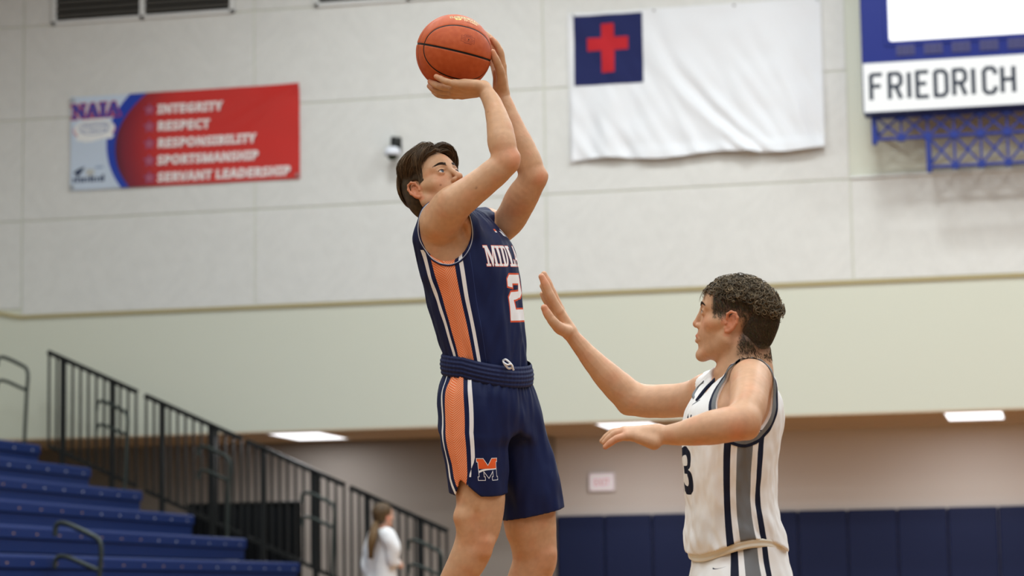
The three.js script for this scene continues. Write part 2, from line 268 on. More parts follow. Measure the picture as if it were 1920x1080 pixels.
// scoreboard
{
  const z = -24.6, x0 = -1.675, x1 = 4.6, t = thing('scoreboard', V(x0, 5.62, z), 'blue scoreboard with a lit white screen and name sign', 'scoreboard');
  const w = x1 - x0, topY = 2.9;
  part('cabinet', rbox(0, w, 0, topY, -0.3, 0, 0.012), M.sbBlue, t);
  part('bracket', mergeGeometries([box(0.5, 0.6, 0.3, 2.6, -0.61, -0.3), box(w - 0.6, w - 0.5, 0.3, 2.6, -0.61, -0.3)]), M.trussBlue, t);
  part('screen_surround', rbox(0.235, w - 0.235, 0.675, 2.75, 0, 0.012, 0.006), M.sbBlue, t);
  const shape = new THREE.Shape(), sx0 = 0.285, sx1 = w - 0.285, sy0 = 0.722, sy1 = 2.7, r = 0.035;
  shape.moveTo(sx0 + r, sy0); shape.lineTo(sx1 - r, sy0); shape.quadraticCurveTo(sx1, sy0, sx1, sy0 + r); shape.lineTo(sx1, sy1 - r); shape.quadraticCurveTo(sx1, sy1, sx1 - r, sy1); shape.lineTo(sx0 + r, sy1); shape.quadraticCurveTo(sx0, sy1, sx0, sy1 - r); shape.lineTo(sx0, sy0 + r); shape.quadraticCurveTo(sx0, sy0, sx0 + r, sy0);
  const sg = new THREE.ExtrudeGeometry(shape, { depth: 0.012, bevelEnabled: false }); sg.translate(0, 0, 0.012);
  part('screen', sg, new THREE.MeshStandardMaterial({ color: 0x222222, emissive: lin(0.98, 0.99, 1), emissiveIntensity: 1.5, roughness: 0.4 }), t);
  rectLight(sx1 - sx0, sy1 - sy0, V((sx0 + sx1) / 2, (sy0 + sy1) / 2, 0.04), Math.PI, lin(0.95, 0.97, 1), 0.5, t);
  // dim digit windows under the screen
  const dc = canvas(64, 64); dc[1].fillStyle = '#4a4a76'; dc[1].fillRect(0, 0, 64, 64); dc[1].fillStyle = '#3b3a60'; for (const bx of [8, 36]) { dc[1].fillRect(bx, 10, 6, 44); dc[1].fillRect(bx + 14, 10, 6, 44); for (const by of [8, 29, 50]) dc[1].fillRect(bx, by, 20, 5); }
  const dm = std(0xffffff, 0.5, { map: ctex(dc[0]) });
  for (let k = 0; k < 20; k++) { const g = new THREE.BoxGeometry(0.185, 0.105, 0.01); g.translate(0.445 + k * 0.276, 0.625, 0.006); part('digit_window', g, dm, t); }
  // backlit name sign
  const sw = w - 0.03, sh = 0.5, [c, g] = canvas(2048, 168), K = 2048 / sw;
  g.fillStyle = '#fbfcfa'; g.fillRect(0, 0, 2048, 168); g.strokeStyle = '#121f33'; g.lineWidth = 0.042 * K; g.lineCap = 'butt'; g.lineJoin = 'round';
  const L = { F: [[[0, 0], [0, 1]], [[0, 0.02], [1, 0.02]], [[0, 0.47], [0.85, 0.47]]], R: [[[0, 1], [0, 0.02], [0.75, 0.02], [1, 0.14], [1, 0.4], [0.75, 0.52], [0, 0.52]], [[0.55, 0.52], [1, 1]]], I: [[[0.5, 0], [0.5, 1]]], E: [[[1, 0.02], [0, 0.02], [0, 0.98], [1, 0.98]], [[0, 0.47], [0.8, 0.47]]], D: [[[0, 0.02], [0.72, 0.02], [1, 0.16], [1, 0.84], [0.72, 0.98], [0, 0.98], [0, 0.02]]], C: [[[1, 0.27], [1, 0.14], [0.75, 0.02], [0.25, 0.02], [0, 0.14], [0, 0.86], [0.25, 0.98], [0.75, 0.98], [1, 0.86], [1, 0.73]]], H: [[[0, 0], [0, 1]], [[1, 0], [1, 1]], [[0, 0.49], [1, 0.49]]] };
  const at = [0.075, 0.26, 0.424, 0.535, 0.715, 0.9, 1.06, 1.195, 1.375];
  'FRIEDRICH'.split('').forEach((ch, k) => { const wx = ch === 'I' ? 0.06 : 0.112; for (const s of L[ch]) { g.beginPath(); s.forEach(([a, b], i) => g[i ? 'lineTo' : 'moveTo']((at[k] + a * wx) * K, (0.115 + b * 0.262) * 168 / sh)); g.stroke(); } });
  const st = ctex(c), f = new THREE.PlaneGeometry(sw, sh); f.translate(w / 2, 0.25, 0.0515);
  part('sign_box', rbox(0.004, w - 0.004, -0.012, 0.512, 0, 0.05, 0.008), std(lin(0.03, 0.05, 0.16), 0.5), t);
  part('sign_face', f, new THREE.MeshStandardMaterial({ color: 0x333333, map: st, emissive: 0xffffff, emissiveMap: st, emissiveIntensity: 0.93, roughness: 0.4 }), t);
  rectLight(sw, sh, V(w / 2, 0.25, 0.06), Math.PI, lin(1, 1, 0.98), 0.3, t);
}
// lattice hung under the scoreboard
{
  const z = -24.68, t = thing('lattice_truss', V(-1.6, 5.6, z), 'blue lattice truss with crossed braces hanging under the scoreboard', 'truss');
  const up = 0, mid = -0.235, low = -0.545, st = 0.262, n = 22;
  part('chord', rbox(0, n * st, up - 0.03, up + 0.0, -0.02, 0.02, 0.004, 1), M.trussBlue, t);
  part('chord', rbox(0, n * st, mid - 0.018, mid + 0.01, -0.02, 0.02, 0.004, 1), M.trussBlue, t);
  part('chord', rbox(0.54, n * st, low - 0.018, low + 0.01, -0.02, 0.02, 0.004, 1), M.trussBlue, t);
  part('end_post', rbox(0, 0.05, mid - 0.06, 0, -0.03, 0.03, 0.006, 1), M.trussBlue, t);
  part('end_post', rbox(0.535, 0.585, low - 0.06, mid, -0.03, 0.03, 0.006, 1), M.trussBlue, t);
  const br = (a, b) => part('brace', bar(a, b, 0.022, 0.012), M.trussBlue, t), gus = rbox(-0.036, 0.036, -0.036, 0.036, -0.024, 0.024, 0.004, 1), mini = rbox(-0.02, 0.02, -0.02, 0.02, -0.012, 0.012, 0.004, 1);
  const put = (geo, x, y) => { const m = part('gusset', geo, M.trussBlue, t); m.position.set(x, y, 0); };
  for (let k = 0; k < n; k++) {
    const a = 0.03 + k * st, b = a + st;
    br(V(a, up, 0.004), V(b, mid, 0.004)); br(V(a, mid, -0.008), V(b, up, -0.008)); br(V(b, up, 0), V(b, mid, 0)); put(gus, b, up - 0.03); put(gus, b, mid); put(mini, (a + b) / 2, (up + mid) / 2);
    if (k >= 2) { br(V(a, mid, 0.004), V(b, low, 0.004)); br(V(a, low, -0.008), V(b, mid, -0.008)); br(V(b, mid, 0), V(b, low, 0)); put(gus, b, low); put(mini, (a + b) / 2, (mid + low) / 2); }
  }
  part('tie_back', mergeGeometries([bar(V(0.03, -0.1, 0), V(0.03, -0.1, -0.53), 0.03, 0.03), bar(V(0.56, -0.4, 0), V(0.56, -0.4, -0.53), 0.03, 0.03), bar(V(3.2, -0.4, 0), V(3.2, -0.4, -0.53), 0.03, 0.03), bar(V(5.6, -0.4, 0), V(5.6, -0.4, -0.53), 0.03, 0.03)]), M.trussBlue, t);
}

// ================= BLEACHERS =================
const RUN = 0.554, RISE = 0.2508, RX0 = -10.11, RY0 = 2.451, ZEND = -23.6, ZGUARD = -24.5, ROWS = 9;
{
  const t = thing('bleachers', V(0, 0, 0), 'blue bench bleachers rising in rows along the side wall', 'bleachers');
  const seatG = (len) => {                                // bench section: rounded nose, upper face leaning back, lower skirt set in
    const s = new THREE.Shape(); s.moveTo(-0.30, 0); s.lineTo(-0.02, 0); s.quadraticCurveTo(0, 0, 0.004, -0.02); s.lineTo(0.0, -0.09); s.lineTo(-0.02, -0.1); s.lineTo(-0.024, -0.2); s.lineTo(-0.30, -0.2); s.closePath();
    const g = new THREE.ExtrudeGeometry(s, { depth: len, bevelEnabled: true, bevelSize: 0.006, bevelThickness: 0.006, bevelSegments: 2, curveSegments: 5 }); return g;
  };
  const len = 12.2, sg = seatG(len), plate = new THREE.CylinderGeometry(0.024, 0.024, 0.008, 12); plate.rotateZ(Math.PI / 2);
  const tan = std(lin(0.42, 0.25, 0.14), 0.5), pale = std(lin(0.5, 0.52, 0.62), 0.4);
  const end = std(lin(0.03, 0.03, 0.03), 0.7);
  for (let i = -1; i < ROWS; i++) {
    const x = RX0 + i * RUN, y = RY0 - i * RISE;
    if (i >= 0) {
      const s = part('bench_row', sg, M.seatBlue, t); s.position.set(x, y, ZEND + 0.006);
      for (let k = 0; k < 26; k++) { const p = part('seat_badge', plate, k < 6 ? pale : tan, s); p.position.set(0.004, -0.045, 0.2 + k * 0.457); }
    }
    part('deck_board', rbox(Math.max(XL + 0.06, x - 0.62), x - 0.1, Math.max(0.001, y - 0.47), Math.max(0.03, y - 0.43), ZGUARD + 0.024, ZEND + len, 0.006, 1), M.deck, t);
    part('riser', box(x - 0.34, x - 0.31, Math.max(0, y - 0.72), y - 0.02, ZEND + 0.02, ZEND + len), end, t);
    part('aisle_step', rbox(x - 0.12, x + 0.2, Math.max(0, y - 0.56), y - 0.43, ZGUARD + 0.12, ZEND - 0.03, 0.006, 1), M.deck, t);
    part('step_nosing', rbox(x + 0.19, x + 0.215, y - 0.47, y - 0.425, ZGUARD + 0.12, ZEND - 0.03, 0.006, 1), M.alu, t);
    part('support', box(x - 0.3, x - 0.1, 0, y - 0.47, ZGUARD + 0.14, ZGUARD + 0.2), end, t);
    part('support', box(x - 0.3, x - 0.1, 0, y - 0.47, ZEND - 0.02, ZEND + 0.02), end, t);
    part('support', box(x - 0.3, x - 0.1, 0, y - 0.47, ZEND + len - 0.3, ZEND + len - 0.2), end, t);
  }
  part('back_board', box(XL + 0.06, RX0 - RUN - 0.32, RY0 - 0.2, RY0 + 0.24, ZEND, ZEND + len), end, t);
}
// guard rail sections along the end aisle, each two rows long
const pitch = RISE / RUN, railTop = (x) => 3.509 - (x + 10.4125) * 0.4573;
[[-10.41, -9.40, 'black guard rail section at the top of the bleachers'], [-9.31, -8.235, 'black guard rail section second from the top of the bleachers'], [-8.185, -7.12, 'black guard rail section above the black drape\'s end'], [-7.065, -6.03, 'black guard rail section lowest beside the woman in white']].forEach(([a, b, label], si) => {
  const t = thing('guard_rail', V(a, 0, ZGUARD), label, 'railing', 'guard rail sections of the bleacher aisle');
  const yt = (x) => railTop(a + x), w = b - a, yb = (x) => Math.max(yt(x) - 1.0, 0.06);
  part('top_rail', bar(V(0, yt(0), 0), V(w, yt(w), 0), 0.05, 0.05), M.black, t);
  part('bottom_rail', bar(V(0, yb(0), 0), V(w, yb(w), 0), 0.04, 0.03), M.black, t);
  for (const p of [-10.236 + si * 1.118, -9.675 + si * 1.118]) { const x = p - a; part('post', box(x - 0.027, x + 0.027, RY0 - Math.ceil((p - RX0 + 0.1) / RUN) * RISE - 0.43, yt(x), -0.025, 0.025), M.black, t); }
  const n = Math.round(w / 0.088);
  for (let k = 0; k <= n; k++) { const x = 0.012 + (w - 0.024) * k / n; part('baluster', box(x - 0.011, x + 0.011, yb(x), yt(x), -0.01, 0.01), M.black, t); }
});
// looped hand rails up the aisle
function loopRail(x, yTop, z, foot, sc, label) {
  const t = thing('aisle_handrail', V(x, foot, z), label, 'handrail', 'looped aisle handrails'), y = yTop - foot, r = 0.02;
  const P = (a, b) => V(a * sc, b, 0);
  part('post', tube([P(-0.05, 0), P(-0.012, y - 0.3), P(0, y - 0.06), P(-0.02, y - 0.0), P(-0.07, y + 0.03), P(-0.28, y + 0.125), P(-0.325, y + 0.125), P(-0.345, y + 0.09), P(-0.345, y + 0.03)], r, 8, 40), M.railGreen, t);
  part('lower_bar', tube([P(-0.012, y - 0.235), P(-0.07, y - 0.21), P(-0.27, y - 0.125), P(-0.32, y - 0.125), P(-0.345, y - 0.155), P(-0.347, y - 0.21)], r * 0.9, 8, 30), M.railGreen, t);
  part('base_plate', rbox(-0.1 * sc, 0.0, 0, 0.012, -0.05, 0.05, 0.004, 1), M.black, t);
}
['topmost looped handrail standing clear at the frame\'s edge', 'looped handrail behind the top guard rail section', 'looped handrail in front of the soffit light', 'looped handrail to the side of the black drape', 'looped handrail behind the woman in white'].forEach((l, k) => { const x = -10.49 + k * 1.12, top = 3.31 - k * 0.505; loopRail(x, top, -24.15, RY0 - 2 * k * RISE - 0.43, 1, l); });
loopRail(-6.92, 1.31, -17.3, RY0 - 6 * RISE - 0.43, 1.05, 'looped handrail standing in front of the blue bench rows');
// black drape
{
  const n = 150, h = 1.855, w = 1.235, pos = [], idx = [];
  for (let j = 0; j <= 8; j++) for (let i = 0; i <= n; i++) { const x = w * i / n; pos.push(x, 0.005 + (h - 0.005) * j / 8, 0.022 * Math.sin(i / n * 2 * Math.PI * 15 + 0.6 * Math.sin(i * 0.3)) * (1.1 - 0.5 * j / 8)); }
  for (let j = 0; j < 8; j++) for (let i = 0; i < n; i++) { const a = j * (n + 1) + i; idx.push(a, a + 1, a + n + 2, a, a + n + 2, a + n + 1); }
  const g = new THREE.BufferGeometry(); g.setAttribute('position', new THREE.Float32BufferAttribute(pos, 3)); g.setIndex(idx); g.computeVertexNormals();
  const t = thing('drape', V(-8.965, 0, -24.9), 'black pleated drape standing behind the guard rail', 'drape');
  part('pleats', g, std(lin(0.01, 0.011, 0.013), 0.9, { side: THREE.DoubleSide }), t);
  part('top_tube', tube([V(-0.01, h, 0), V(w + 0.01, h, 0)], 0.018, 8), M.black, t);
  part('stand', mergeGeometries([tube([V(0, 0, -0.04), V(0, h, 0)], 0.015, 8), tube([V(w, 0, -0.04), V(w, h, 0)], 0.015, 8)]), M.black, t);
}
// ================= FIGURES =================
// Bodies are smooth fields of tapered bones, meshed by surface nets. Coordinates: metres in the camera's axes (x right, y up, z towards the camera); D is the figure's distance.
const smin = (a, b, k) => { const h = Math.max(k - Math.abs(a - b), 0); return Math.min(a, b) - h * h / (4 * k); };
const smax = (a, b, k) => -smin(-a, -b, k);
const jointAt = (D) => (px, py, dz = 0) => { const d = D - dz; return [(px - 960) / FPX * d, -(py - 540) / FPX * d, -d]; };
const add3 = (a, b, s = 1) => [a[0] + b[0] * s, a[1] + b[1] * s, a[2] + b[2] * s], sub3 = (a, b) => [a[0] - b[0], a[1] - b[1], a[2] - b[2]], dot3 = (a, b) => a[0] * b[0] + a[1] * b[1] + a[2] * b[2], len3 = (a) => Math.hypot(a[0], a[1], a[2]);
const nrm3 = (a) => { const l = len3(a) || 1; return [a[0] / l, a[1] / l, a[2] / l]; }, crs3 = (a, b) => [a[1] * b[2] - a[2] * b[1], a[2] * b[0] - a[0] * b[2], a[0] * b[1] - a[1] * b[0]];
// primitives: each returns a distance function with a bounding sphere
function cone(a, b, ra, rb) {
  const bx = b[0] - a[0], by = b[1] - a[1], bz = b[2] - a[2], l2 = bx * bx + by * by + bz * bz || 1e-9;
  const f = (x, y, z) => { const px = x - a[0], py = y - a[1], pz = z - a[2]; let h = (px * bx + py * by + pz * bz) / l2; h = h < 0 ? 0 : h > 1 ? 1 : h; const dx = px - bx * h, dy = py - by * h, dz = pz - bz * h; return Math.sqrt(dx * dx + dy * dy + dz * dz) - (ra + (rb - ra) * h); };
  f.c = [(a[0] + b[0]) / 2, (a[1] + b[1]) / 2, (a[2] + b[2]) / 2]; f.r = Math.sqrt(l2) / 2 + Math.max(ra, rb); return f;
}
const ball = (c, r) => cone(c, c, r, r);
function ellipsoid(c, r, ax = [1, 0, 0], ay = [0, 1, 0], az = [0, 0, 1]) {
  const f = (x, y, z) => {
    const px = x - c[0], py = y - c[1], pz = z - c[2], u = (px * ax[0] + py * ax[1] + pz * ax[2]) / r[0], v = (px * ay[0] + py * ay[1] + pz * ay[2]) / r[1], w = (px * az[0] + py * az[1] + pz * az[2]) / r[2];
    const k0 = Math.sqrt(u * u + v * v + w * w), k1 = Math.sqrt(u * u / (r[0] * r[0]) + v * v / (r[1] * r[1]) + w * w / (r[2] * r[2]));
    return k1 < 1e-9 ? -Math.min(r[0], r[1], r[2]) : k0 * (k0 - 1) / k1;
  };
  f.c = c; f.r = Math.max(...r); return f;
}
// a trunk of elliptical sections: rows [y, x, z, halfWidth, halfDepth], lateral axis r and forward axis fw, sections tilt with slope along fw
function loft(rows, r, fw, slope = 0, n = 2.2, k = 0.02, grow = 0) {
  rows = rows.slice().sort((p, q) => p[0] - q[0]);
  const N = 96, y0 = rows[0][0], y1 = rows[rows.length - 1][0], T = new Float64Array((N + 1) * 4);
  for (let i = 0; i <= N; i++) {
    const y = y0 + (y1 - y0) * i / N; let s = 0; while (s < rows.length - 2 && y > rows[s + 1][0]) s++;
    const A = rows[Math.max(0, s - 1)], B = rows[s], C = rows[s + 1], E = rows[Math.min(rows.length - 1, s + 2)], t = (y - B[0]) / (C[0] - B[0]), h = C[0] - B[0];
    for (let c = 0; c < 4; c++) { const m0 = s > 0 ? (C[c + 1] - A[c + 1]) / (C[0] - A[0]) * h : C[c + 1] - B[c + 1], m1 = s < rows.length - 2 ? (E[c + 1] - B[c + 1]) / (E[0] - B[0]) * h : C[c + 1] - B[c + 1], t2 = t * t, t3 = t2 * t; T[i * 4 + c] = (2 * t3 - 3 * t2 + 1) * B[c + 1] + (t3 - 2 * t2 + t) * m0 + (-2 * t3 + 3 * t2) * C[c + 1] + (t3 - t2) * m1; }
  }
  const at = (y) => { const g = clamp((y - y0) / (y1 - y0), 0, 1) * N, i = Math.min(N - 1, Math.floor(g)), t = g - i, o = i * 4; return [T[o] + (T[o + 4] - T[o]) * t, T[o + 1] + (T[o + 5] - T[o + 1]) * t, T[o + 2] + (T[o + 6] - T[o + 2]) * t, T[o + 3] + (T[o + 7] - T[o + 3]) * t]; };
  const f = (x, y, z) => {
    let s = at(y); let b = (x - s[0]) * fw[0] + (z - s[1]) * fw[2]; const yy = y + slope * b; if (slope) { s = at(yy); b = (x - s[0]) * fw[0] + (z - s[1]) * fw[2]; }
    const a = (x - s[0]) * r[0] + (z - s[1]) * r[2], L = Math.sqrt(a * a + b * b), q = Math.pow(Math.pow(Math.abs(a / (s[2] + grow)), n) + Math.pow(Math.abs(b / (s[3] + grow)), n), 1 / n);
    const d = q < 1e-4 ? -Math.min(s[2], s[3]) : L * (1 - 1 / q), cap = Math.max(y0 - yy, yy - y1);
    return smax(d, cap, k);
  };
  f.angle = (x, y, z) => { const s = at(y); return Math.atan2(((x - s[0]) * r[0] + (z - s[1]) * r[2]) / s[2], ((x - s[0]) * fw[0] + (z - s[1]) * fw[2]) / s[3]); };
  f.at = at; f.c = [(T[0] + T[N * 4]) / 2, (y0 + y1) / 2, (T[1] + T[N * 4 + 1]) / 2]; f.r = Math.hypot((y1 - y0) / 2, 0.25); return f;
}
function onto(f, p, off = 0, it = 4) { for (let i = 0; i < it; i++) { const d = f(...p) - off, e = 0.0008, g = nrm3([f(p[0] + e, p[1], p[2]) - d - off, f(p[0], p[1] + e, p[2]) - d - off, f(p[0], p[1], p[2] + e) - d - off]); p = add3(p, g, -d); } return p; }
class Field {
  constructor() { this.p = []; }
  add(f, k = 0.01) { this.p.push([f, k, 0]); return this; }
  cut(f, k = 0.004) { this.p.push([f, k, 1]); return this; }
  chain(J, st, k = 0.008, sub = 5) {                       // stations [px, py, dz, radius in px at that distance], joined by a smooth curve
    const P = st.map((q) => { const a = J(q[0], q[1], q[2]); return [...a, q[3] / FPX * -a[2]]; }), dense = [];
    for (let i = 0; i < P.length - 1; i++) for (let j = 0; j < sub; j++) { const t = j / sub, A = P[Math.max(0, i - 1)], B = P[i], C = P[i + 1], E = P[Math.min(P.length - 1, i + 2)]; dense.push([0, 1, 2, 3].map((c) => 0.5 * (2 * B[c] + (C[c] - A[c]) * t + (2 * A[c] - 5 * B[c] + 4 * C[c] - E[c]) * t * t + (3 * B[c] - A[c] - 3 * C[c] + E[c]) * t * t * t))); }
    dense.push(P[P.length - 1]);
    for (let s = 0; s < dense.length - 1; s += sub) {        // one primitive for each station pair keeps the bounds tight
      const seg = []; for (let i = Math.max(0, s - 1); i < Math.min(dense.length - 1, s + sub + 1); i++) seg.push(cone(dense[i], dense[i + 1], dense[i][3], dense[i + 1][3]));
      const f = (x, y, z) => { let d = 1e3; for (let i = 0; i < seg.length; i++) { const v = seg[i](x, y, z); if (v < d) d = v; } return d; };
      const a = dense[s], b = dense[Math.min(dense.length - 1, s + sub)]; f.c = [0, 1, 2].map((c) => (a[c] + b[c]) / 2); f.r = Math.hypot(a[0] - b[0], a[1] - b[1], a[2] - b[2]) / 2 + Math.max(a[3], b[3]) * 1.15 + 0.02; this.add(f, s ? 0.0025 : k);
    }
    return this;
  }
  fn(list = this.p) {
    return (x, y, z) => { let d = 1e3; for (let i = 0; i < list.length; i++) { const e = list[i], v = e[0](x, y, z); d = e[2] ? smax(d, -v, e[1]) : smin(d, v, e[1]); } return d; };
  }
  near(c, R) { return this.p.filter(([f, k]) => { const dx = f.c[0] - c[0], dy = f.c[1] - c[1], dz = f.c[2] - c[2]; return Math.sqrt(dx * dx + dy * dy + dz * dz) < f.r + R + k + 0.02; }); }
}
// surface nets over a box; blocks far from the surface are skipped. keep(x, y, z) filters vertices.
function net(field, lo, hi, cell, keep) {
  const B = 8, nb = [0, 1, 2].map((i) => Math.ceil((hi[i] - lo[i]) / (cell * B))), pos = [], quads = [], S = B + 1, vals = new Float64Array((S + 1) ** 3), map = new Map();
  const gx = nb[0] * B + 2, gy = nb[1] * B + 2, key = (i, j, k) => (k * gy + j) * gx + i;
  const R = cell * B * 0.87 * 1.25;
  const isField = field instanceof Field, whole = isField ? field.fn() : field;
  for (let bk = 0; bk < nb[2]; bk++) for (let bj = 0; bj < nb[1]; bj++) for (let bi = 0; bi < nb[0]; bi++) {
    const c = [lo[0] + (bi + 0.5) * B * cell, lo[1] + (bj + 0.5) * B * cell, lo[2] + (bk + 0.5) * B * cell];
    let f = whole;
    if (isField) { const l = field.near(c, R + 0.03); if (!l.length) continue; f = field.fn(l); }
    if (Math.abs(f(c[0], c[1], c[2])) > R * 1.6 + 0.006) continue;
    // one layer of overlap on the high side, so that neighbouring blocks join
    for (let k = 0; k <= S; k++) for (let j = 0; j <= S; j++) for (let i = 0; i <= S; i++) vals[(k * (S + 1) + j) * (S + 1) + i] = f(lo[0] + (bi * B + i) * cell, lo[1] + (bj * B + j) * cell, lo[2] + (bk * B + k) * cell);
    const at = (i, j, k) => vals[(k * (S + 1) + j) * (S + 1) + i];
    const vert = (i, j, k) => {
      const id = key(bi * B + i, bj * B + j, bk * B + k); let v = map.get(id); if (v !== undefined) return v;
      let n = 0, sx = 0, sy = 0, sz = 0;
      for (let e = 0; e < 12; e++) {
        const ax = e >> 2, u = e & 1, w = (e >> 1) & 1; let a, b;
        if (ax === 0) { a = [0, u, w]; b = [1, u, w]; } else if (ax === 1) { a = [u, 0, w]; b = [u, 1, w]; } else { a = [u, w, 0]; b = [u, w, 1]; }
        const va = at(i + a[0], j + a[1], k + a[2]), vb = at(i + b[0], j + b[1], k + b[2]);
        if ((va < 0) !== (vb < 0)) { const t = va / (va - vb); sx += a[0] + (b[0] - a[0]) * t; sy += a[1] + (b[1] - a[1]) * t; sz += a[2] + (b[2] - a[2]) * t; n++; }
      }
      if (!n) { n = 1; sx = sy = sz = 0.5; }
      v = pos.length / 3; pos.push(lo[0] + (bi * B + i + sx / n) * cell, lo[1] + (bj * B + j + sy / n) * cell, lo[2] + (bk * B + k + sz / n) * cell); map.set(id, v); return v;
    };
    for (let k = 1; k <= B; k++) for (let j = 1; j <= B; j++) for (let i = 1; i <= B; i++) {
      const v0 = at(i, j, k) < 0;
      if (v0 !== at(i + 1, j, k) < 0) { const q = [vert(i, j - 1, k - 1), vert(i, j, k - 1), vert(i, j, k), vert(i, j - 1, k)]; quads.push(v0 ? q : q.reverse()); }
      if (v0 !== at(i, j + 1, k) < 0) { const q = [vert(i - 1, j, k - 1), vert(i - 1, j, k), vert(i, j, k), vert(i, j, k - 1)]; quads.push(v0 ? q : q.reverse()); }
      if (v0 !== at(i, j, k + 1) < 0) { const q = [vert(i - 1, j - 1, k), vert(i, j - 1, k), vert(i, j, k), vert(i - 1, j, k)]; quads.push(v0 ? q : q.reverse()); }
    }
  }
  const ok = keep ? new Uint8Array(pos.length / 3) : null;
  if (keep) for (let i = 0; i < ok.length; i++) ok[i] = keep(pos[i * 3], pos[i * 3 + 1], pos[i * 3 + 2]) ? 1 : 0;
  const idx = [];
  for (const q of quads) { if (ok && !(ok[q[0]] && ok[q[1]] && ok[q[2]] && ok[q[3]])) continue; idx.push(q[0], q[1], q[2], q[0], q[2], q[3]); }
  return { pos, idx };
}
function netGeo(...nets) {                                 // joins nets into one geometry with smooth normals
  const pos = [], idx = [];
  for (const n of nets) { const o = pos.length / 3; for (let i = 0; i < n.pos.length; i++) pos.push(n.pos[i]); for (let i = 0; i < n.idx.length; i++) idx.push(n.idx[i] + o); }
  const g = new THREE.BufferGeometry(); g.setAttribute('position', new THREE.Float32BufferAttribute(pos, 3)); g.setIndex(idx); g.computeVertexNormals(); return g;
}
// from camera axes to world axes about a base point
const CAMW = new THREE.Matrix4().makeBasis(CR, CU, CF.clone().negate()).setPosition(EYE);
function toWorld(g, base) { g.applyMatrix4(CAMW); g.translate(-base.x, -base.y, -base.z); return g; }
const toPoint = (p) => V(p[0], p[1], p[2]).applyMatrix4(CAMW);
function paint(g, fn) {                                    // vertex colours, linear
  const p = g.attributes.position, n = g.attributes.normal, c = new Float32Array(p.count * 3);
  for (let i = 0; i < p.count; i++) { const k = fn(p.getX(i), p.getY(i), p.getZ(i), n.getX(i), n.getY(i), n.getZ(i)); c[i * 3] = k[0]; c[i * 3 + 1] = k[1]; c[i * 3 + 2] = k[2]; }
  g.setAttribute('color', new THREE.BufferAttribute(c, 3)); return g;
}
function wrapUV(g, fn) {                                   // uv per triangle corner; fn(x, y, z, cx, cy, cz) -> [u, v], u may wrap at 1
  const q = g.toNonIndexed(), p = q.attributes.position, uv = new Float32Array(p.count * 2);
  for (let t = 0; t < p.count; t += 3) {
    const cx = (p.getX(t) + p.getX(t + 1) + p.getX(t + 2)) / 3, cy = (p.getY(t) + p.getY(t + 1) + p.getY(t + 2)) / 3, cz = (p.getZ(t) + p.getZ(t + 1) + p.getZ(t + 2)) / 3, mid = fn(cx, cy, cz, cx, cy, cz);
    for (let i = t; i < t + 3; i++) { const w = fn(p.getX(i), p.getY(i), p.getZ(i), cx, cy, cz); uv[i * 2] = w[0] - Math.round(w[0] - mid[0]); uv[i * 2 + 1] = w[1]; }
  }
  q.setAttribute('uv', new THREE.BufferAttribute(uv, 2)); return q;
}
